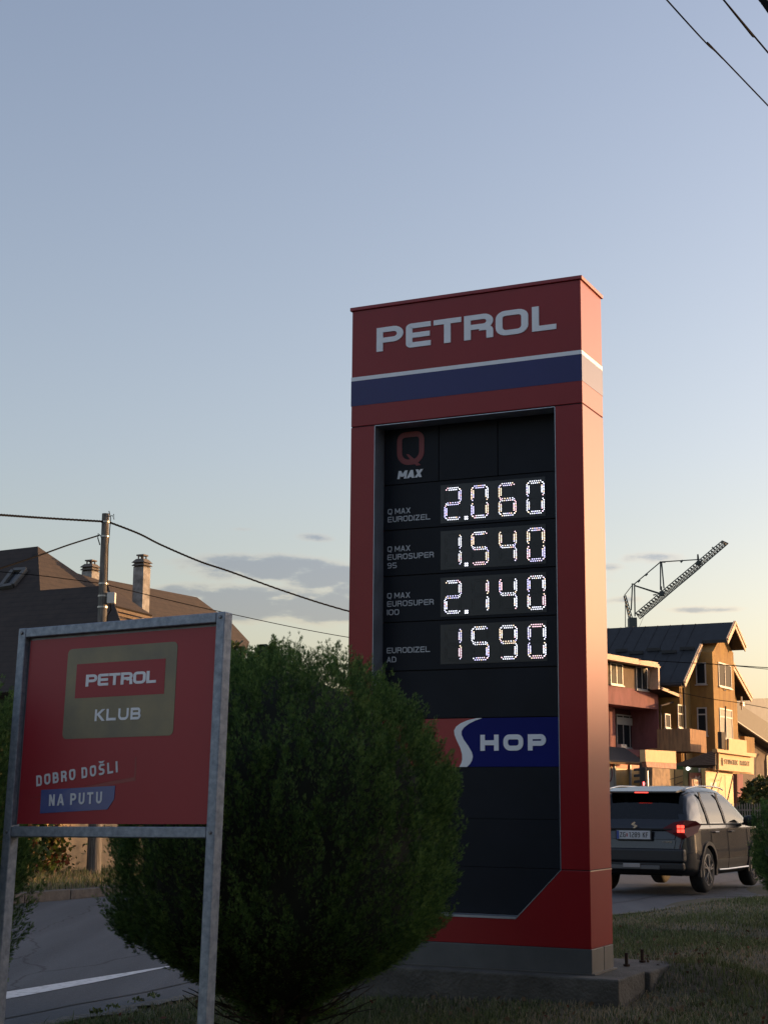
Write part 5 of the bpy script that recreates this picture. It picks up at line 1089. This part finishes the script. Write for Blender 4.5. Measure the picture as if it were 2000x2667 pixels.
for side in (1, -1):
    b = MB(); inner = [(side*.44, rear_y(1.0)-.03, .985), (side*.66, -.01, 1.06), (side*.80, .04, 1.075), (side*.66, -.03, .85), (side*.74, -.01, .83)]
    P = [(side*.42, -.022+.06, .955), (side*.60, -.015+.05, 1.05), (side*.78, .045, 1.085), (side*.885, .24, 1.075), (side*.912, .42, 1.02), (side*.895, .28, .90), (side*.82, .02, .83), (side*.74, -.02, .815), (side*.60, -.022, .885)]
    c = (side*.74, -.03, .95); n_ = len(P); b.add([c]+P+[(p[0]*.96, p[1]+.08, p[2]) for p in P], [(0, i+1, (i+1) % n_+1) for i in range(n_)]+[(i+1, (i+1) % n_+1, (i+1) % n_+1+n_, i+1+n_) for i in range(n_)])
    tlm = b.build('tail_light', lampd, car)
    for a in range(2):
        for c_ in range(2):
            b = MB(); x0 = side*(.685+a*.058); z0 = .905+c_*.062; b.box(min(x0, x0+side*.048), max(x0, x0+side*.048), -.045, -.034, z0, z0+.046); b.build('lit_segment', lit, tlm)
b = MB()
for a in range(7): b.box(-.105+a*.031, -.105+a*.031+.026, rear_y(1.50)-.185, rear_y(1.50)-.165, 1.486, 1.500)
b.build('high_brake_light', mat('brake_high', (1, .06, .04), .3, 0, 0, emit=(1.0, .06, .04), es=1.3), car)
b = MB(); b.prism([(-.55, .36, 1.512), (.55, .36, 1.512), (.60, .74, 1.572), (-.60, .74, 1.572)], (0, 0, -.03)); b.build('roof_spoiler', paintm, car, bevel=.008)
b = MB(); b.box(-.265, .265, -.048, -.038, .80, .925); pt_ = b.build('number_plate', mat('plate_white', (.52, .53, .55), .5, 0, .08), car, bevel=.004)
b = MB(); b.box(-.262, -.225, -.0495, -.0478, .803, .922); b.build('plate_band', mat('plate_blue', (.03, .07, .30), .5), pt_)
b = MB(); b.box(-.285, .285, -.037, -.02, .785, .94); b.build('plate_holder', plast, pt_)
TPl = lambda u, o, wv: (u, -.0482-o, wv); pk = mat('plate_black', (.015, .015, .018), .6)
b = MB(); text(b, 'ZG', -.213, .826, .075, .040, .010, .010, TPl, .002, R=.014); text(b, '1289', -.072, .826, .075, .038, .010, .009, TPl, .002, R=.014); text(b, 'KF', .150, .826, .075, .038, .010, .010, TPl, .002, R=.014); b.build('plate_number', pk, pt_)
b = MB(); b.prism([(u, -.0484, w_) for u, w_ in ((-.110, .840), (-.100, .832), (-.090, .840), (-.090, .885), (-.110, .885))], (0, -.002, 0)); b.build('plate_crest', mat('crest_red', (.35, .05, .05), .6), pt_)
b = MB(); chx = mat('chrome', (.75, .77, .80), .12, .9); yy = rear_y(1.0)-.012
for pts_ in (((-.05, 1.015), (.0, 1.06), (.022, 1.043), (-.004, 1.022), (.018, 1.005), (-.002, .988)), ((.05, .995), (.0, .95), (-.022, .967), (.004, .988), (-.018, 1.005), (.002, 1.022))): b.prism([(x, .022 if z_ < 1.2 else 0, z_) for x, z_ in pts_], (0, -.014, 0))
b.build('badge', chx, car)
b = MB(); text(b, 'HYBRID', .44, .755, .020, .022, .004, .006, lambda u, o, wv: (u, .002-o, wv), .003); b.build('model_lettering', chx, car)
tyre = mat('tyre', (.012, .012, .012), .85, 0, .2, 20); rim = mat('alloy_rim', (.30, .31, .33), .32, .8, .1); rimd = mat('rim_dark', (.02, .02, .022), .4, .4)
for side, y in ((1, .83), (-1, .83), (1, 3.33), (-1, 3.33)):
    x0 = .655 if side > 0 else -.87; w_ = .215
    b = MB(); b.lathe([(.225, .01), (.30, 0), (.335, .03), (.342, .06), (.342, w_-.06), (.335, w_-.03), (.30, w_), (.225, w_-.01)], 32, (x0, y, .342), axis='x'); wh = b.build('wheel', tyre, car, smooth=True)
    fx_ = x0+w_-.005 if side > 0 else x0+.005; s_ = side; b = MB(); b.lathe([(.235, -.01), (.235, .004), (.215, .006), (.215, -.02)][::(1)], 28, (fx_, y, .342), axis='x')
    for k in range(5):
        a = k*2*math.pi/5+.2
        for d_ in (-.13, .20):
            p0 = (fx_+s_*.004, y+.04*math.cos(a), .342+.04*math.sin(a)); p1 = (fx_-s_*.004, y+.222*math.cos(a+d_), .342+.222*math.sin(a+d_)); b.bar(p0, p1, .022, .034, up=(1, 0, 0))
    b.lathe([(.045, -.005), (.05, .012), (.02, .016)] if s_ > 0 else [(.045, .005), (.05, -.012), (.02, -.016)], 12, (fx_, y, .342), axis='x'); b.build('rim', rim, wh)
    b = MB(); b.lathe([(.228, 0), (.228, .004)], 24, (fx_-s_*.05, y, .342), axis='x'); b.build('brake_disc', rimd, wh)
    # wheel arch lip and the dark well behind it
    b = MB(); pts_ = []
    for k in range(15):
        a = math.pi*(-.08+1.16*k/14); zz = .345+.392*math.sin(a); yy_ = y+.392*math.cos(a); q = carsurf(yy_, max(zz, .32), .0); pts_.append((side*(q[0]-.004), yy_, zz))
    for a, c in zip(pts_, pts_[1:]): b.bar(a, c, .055, .05, up=(1, 0, 0))
    b.build('wheel_arch', plast, car)
    b = MB(); pts_ = [(side*.5, y+.385*math.cos(math.pi*k/12), .345+.385*math.sin(math.pi*k/12)) for k in range(13)]; m_ = len(pts_); b.add(pts_+[(side*.86, p[1], p[2]) for p in pts_], [(k, k+1, m_+k+1, m_+k) for k in range(m_-1)]); b.add(pts_, [tuple(range(m_))]); b.build('wheel_well', mat('well_black', (.006,)*3, .9), car)
b = MB(); b.box(-.62, .62, .3, 3.9, .26, .34); b.build('underbody', mat('well_black', (.006,)*3), car)
b = MB()
for side in (1, -1): b.tube([(side*.895, 1.28, .33), (side*.90, 1.7, .325), (side*.895, 2.85, .33)], .016, 6)
b.build('sill_trim', mat('trim_silver', (.45, .46, .48), .3, .8), car)
b = MB()
for side in (1, -1): b.tube([(side*.60, .52, 1.52), (side*.62, .66, 1.560), (side*.64, 1.1, 1.597), (side*.65, 1.9, 1.60), (side*.66, 2.2, 1.578), (side*.665, 2.35, 1.55)], .012, 6)
b.build('roof_rail', mat('rail_silver', (.50, .52, .55), .35, .8), car, smooth=True)
for side in (1, -1):
    b = MB(); c = np.array((side*1.0, 2.72, 1.06)); seg = []
    b.lathe([(.01, -.12), (.07, -.10), (.09, -.03), (.09, .05), (.07, .11), (.01, .13)], 12, tuple(c), axis='x'); mr_ = b.build('mirror', plast, car, smooth=True)
    b = MB(); b.bar((side*.86, 2.76, 1.01), (side*.95, 2.74, 1.03), .05, .04); b.build('mirror_stalk', plast, mr_)
seatm = mat('seat_black', (.014, .014, .015), .8)
for x_ in (-.42, .42):
    b = MB(); b.box(x_-.24, x_+.24, 2.0, 2.12, .5, 1.14); b.box(x_-.12, x_+.12, 2.02, 2.10, 1.15, 1.36); b.build('front_seat', seatm, car, bevel=.04)
b = MB(); b.box(-.66, .66, 1.05, 1.17, .5, 1.07); b.build('rear_seat', seatm, car, bevel=.03)
for x_ in (-.4, 0, .4): b = MB(); b.box(x_-.11, x_+.11, 1.08, 1.16, 1.08, 1.22); b.build('headrest', seatm, car, bevel=.03)
b = MB(); b.box(-.8, .8, 2.75, 3.0, .6, 1.03); b.build('dashboard', seatm, car)

# ------------------------------------------------------------------ unseen things added outside the frame, to shade the verge and show in the gloss
def big_tree(x, y, h_, r_, label, seed, grp=None):
    q = np.random.default_rng(seed); root = empty('added_shade_tree', (x, y, 0), label=label, cat='tree', group=grp)
    b = MB(); b.tube([(0, 0, 0), (.1, .1, h_*.4), (0, 0, h_*.8)], .22, 8, .06)
    for k in range(5): a = k*1.3; b.tube([(0, 0, h_*.35), (math.cos(a)*r_*.5, math.sin(a)*r_*.5, h_*.6), (math.cos(a)*r_*.8, math.sin(a)*r_*.8, h_*.75)], .09, 5, .03)
    b.build('trunk', barkm, root)
    bl = [((x+q.normal()*r_*.4, y+q.normal()*r_*.4, h_*(.45+.5*q.random())), (r_*.6, r_*.6, h_*.24)) for _ in range(9)]
    blob_leaves('crown', bl, 900, .55, [lfB, lfA], q, root, probs=[.7, .3])
for i, (x, y, h_, r_) in enumerate(((-13, -8, 8.5, 3.4), (-8, -13, 9.5, 3.6), (-2, -15, 8.5, 3.4), (5, -15, 9, 3.5), (12, -12, 8.0, 3.4))):  # unseen trees added to block sky light from behind the camera
    big_tree(x, y, h_, r_, ('unseen tall leafy tree added behind the viewer, %s' % ('leftmost of its row', 'second from the left of its row', 'middle one of its row', 'second from the right of its row', 'rightmost of its row')[i]), 40+i, 'added trees behind the viewer')
nh = empty('added_gabled_house', (38, 53, 0), label='unseen plain gabled house added to the right of the road', cat='house')  # unseen house added as the dark low reflection in the car's side
b = MB(); b.box(33, 43, 46, 60, 0, 4.6); b.build('wall', mat('dun_render', (.20, .17, .14), .9, 0, .2, 1), nh, world=True); b = MB(); b.prism([(32.4, 45.5, 4.6), (43.6, 45.5, 4.6), (38, 45.5, 7.4)], (0, 15, 0)); b.build('roof', tile, nh, world=True)
for i in range(4): b = MB(); b.box(32.96, 33.05, 47.5+i*3.2, 48.7+i*3.2, 1.2, 2.6); b.build('window', glass, nh, world=True)
ab = empty('added_shade_block', (60, 24, 0), label='unseen long flat-roofed apartment block added off to the right to shade the verge', cat='building')  # unseen block added to keep the low sun off the verge
awm = mat('block_render', (.30, .27, .23), .9, 0, .2, 1)
b = MB(); b.box(56, 68, -10, 47.2, 0, 7.9); b.build('wall', awm, ab, world=True)
b = MB(); b.box(55.7, 68.3, -10.3, 47.4, 7.9, 8.2); b.build('roof', metalroof, ab, world=True)
for f in range(2):
    for i in range(14): b = MB(); b.box(55.95, 56.05, -7.5+i*3.9, -5.9+i*3.9, 1.2+f*3, 2.7+f*3); b.build('window', glass, ab, world=True)
lowb = empty('added_low_house', (66, 66, 0), label='unseen low tiled house added off to the right beyond the apartment block', cat='house')  # unseen house added to darken the low reflection in the totem's side
b = MB(); b.box(58, 70, 56, 76, 0, 3.0); b.build('wall', awm, lowb, world=True); b = MB(); b.prism([(57.5, 55.5, 3.0), (70.5, 55.5, 3.0), (64, 55.5, 5.2)], (0, 21, 0)); b.build('roof', tile, lowb, world=True)

big_tree(8.2, 9.7, 3.9, 2.5, 'unseen broad low tree added just outside the right edge of the view', 61)  # unseen tree added to keep sun off the board and big thuja
cn = empty('added_canopy', (1, -8, 0), label='unseen white filling station canopy on four columns, added behind the viewer', cat='canopy')  # unseen canopy added to darken faces turned to the camera
b = MB(); b.box(-9, 11, -17, -2.5, 4.9, 5.7); b.build('canopy_roof', mat('canopy_grey', (.32, .32, .33), .6, 0, .1), cn, world=True)
for cx_, cy_ in ((-6, -5), (8, -5), (-6, -14), (8, -14)): b = MB(); b.box(cx_-.2, cx_+.2, cy_-.2, cy_+.2, 0, 4.9); b.build('column', alu, cn, world=True)
# ------------------------------------------------------------------ grass
gA = leafmat('grass_green', (.15, .175, .068), (.10, .13, .048), 3, .7, .25); gB = leafmat('grass_dry', (.36, .29, .18), (.23, .19, .12), 3, .8, .2); gC = leafmat('grass_dark', (.065, .085, .032), (.04, .06, .022), 3, .8, .2)
def blades(name, XY, hgt, wid, r_, label, probs_fn, lean=.5):
    n = len(XY); z0 = ground_z(XY[:, 0], XY[:, 1])-.006; a = r_.random(n)*6.283; d = np.stack([np.cos(a), np.sin(a)], 1); s_ = np.stack([-d[:, 1], d[:, 0]], 1); l_ = r_.uniform(.1, lean, n)[:, None]*hgt[:, None]
    b0 = np.c_[XY, z0]; o1 = np.c_[d*l_*.35, hgt*.62]; o2 = np.c_[d*l_*1.2, hgt]; sw = np.c_[s_*wid[:, None], np.zeros(n)]
    V = np.stack([b0-sw, b0+sw, b0+o1+sw*.8, b0+o1-sw*.8, b0+o2, b0+o2], 1)
    V = np.stack([b0-sw, b0+sw, b0+o1+sw*.7, b0+o1-sw*.7, b0+o2+sw*.12, b0+o2-sw*.12], 1).reshape(-1, 3)
    k = np.arange(n)*6; F = np.concatenate([np.stack([k, k+1, k+2, k+3], 1), np.stack([k+3, k+2, k+4, k+5], 1)])
    K = probs_fn(XY, r_); return rawmesh(name, V, F, [gA, gB, gC], np.tile(K, 2), label=label, kind='stuff')
def patchn(XY):
    x, y = XY.T; return np.sin(x*2.1+1.3*np.sin(y*1.1))+np.sin(y*1.7+x*.6+2)+.7*np.sin(x*5.3-y*3.1)
r9 = np.random.default_rng(9)
def kindfn(XY, r_):
    p = patchn(XY); u = r_.random(len(XY)); dry = np.clip(.13+.20*p, .04, .75); K = np.where(u < dry, 1, np.where(u < dry+.35, 2, 0)); return K
n = 300000; Y = 8.2*(26/8.2)**(r9.random(n)); X = (r9.random(n)*2-1)*(.275*Y+.35); XY = np.c_[X, Y]
al_ = XY@DV; ac_ = XY@NV; ed = near_edge(al_); keep = ac_ > ed+.02+.05*r9.random(n)
foot_l = (X-1.3667)*math.cos(-.4463)+(Y-10.3977)*math.sin(-.4463); foot_v = -(X-1.3667)*math.sin(-.4463)+(Y-10.3977)*math.cos(-.4463)
keep &= ~((foot_l > -2.15) & (foot_l < .235) & (foot_v > -.17) & (foot_v < .44)) & ~((foot_l > -2.1) & (foot_l < .262) & (foot_v > .43) & (foot_v < 1.0))
bare = patchn(XY); keep &= r9.random(n) < np.clip(1.0-.28*bare, .25, 1)
XY = XY[keep]; n = len(XY); hh = r9.uniform(.016, .042, n)*(1+.4*np.clip(-patchn(XY), 0, 1.5)); tall = r9.random(n) < .03; hh[tall] *= 1.9
blades('grass', XY, hh, r9.uniform(.0012, .0026, n)*(.7+XY[:, 1]/16), r9, 'short patchy grass of the verge', kindfn, 1.1)
n = 26000; a_ = r9.uniform(8, 34, n); c_ = -13.58-r9.random(n)**1.3*2.9; XY = a_[:, None]*DV+c_[:, None]*NV
blades('verge_grass', XY, r9.uniform(.03, .12, n), r9.uniform(.003, .006, n), r9, 'long uneven grass on the far verge', lambda q, r_: r_.choice(3, len(q), p=[.45, .3, .25]), .9)
# fallen leaves and bits on the grass
n = 1600; Y = r9.uniform(8.5, 17, n); X = (r9.random(n)*2-1)*(.27*Y); k = (np.c_[X, Y]@NV) > -5.8; X, Y = X[k], Y[k]; P = np.c_[X, Y, ground_z(X, Y)+.015+.02*r9.random(len(X))]
V, F, K = leaves(P, r9.uniform(.02, .05, len(P)), r9, (r9.random(len(P)) < .12).astype(int), .1); rawmesh('fallen_leaves', V, F, [mat('dry_leaf', (.17, .115, .065), .9, 0, .4, 9), lfC], K, label='dry fallen leaves scattered over the verge', kind='stuff')
# weeds at the edge of the asphalt
wd_ = [] 
for i, (px, py) in enumerate(((293, 2628), (250, 2640), (400, 2600), (540, 2590), (360, 2612), (610, 2590))):
    d = back(px, py); t_ = (0.03-CAM[2])/d[2]; c = CAM+d*t_
    P = c+r9.normal(size=(30, 3))*(.025, .025, .006)+(0, 0, .012); V, F, K = leaves(P, r9.uniform(.012, .032, 30), r9, r9.choice(2, 30), -.9)
    tag(rawmesh('weed', V, F, [gA, gC], K), 'small green weed tuft on the asphalt edge, '+('second from the left post', 'closest to the left post of the board', 'right under the middle of the board', 'closest to the right post of the board', 'midway between the board posts', 'just right of the right post')[i], 'weed', 'weeds along the asphalt edge')
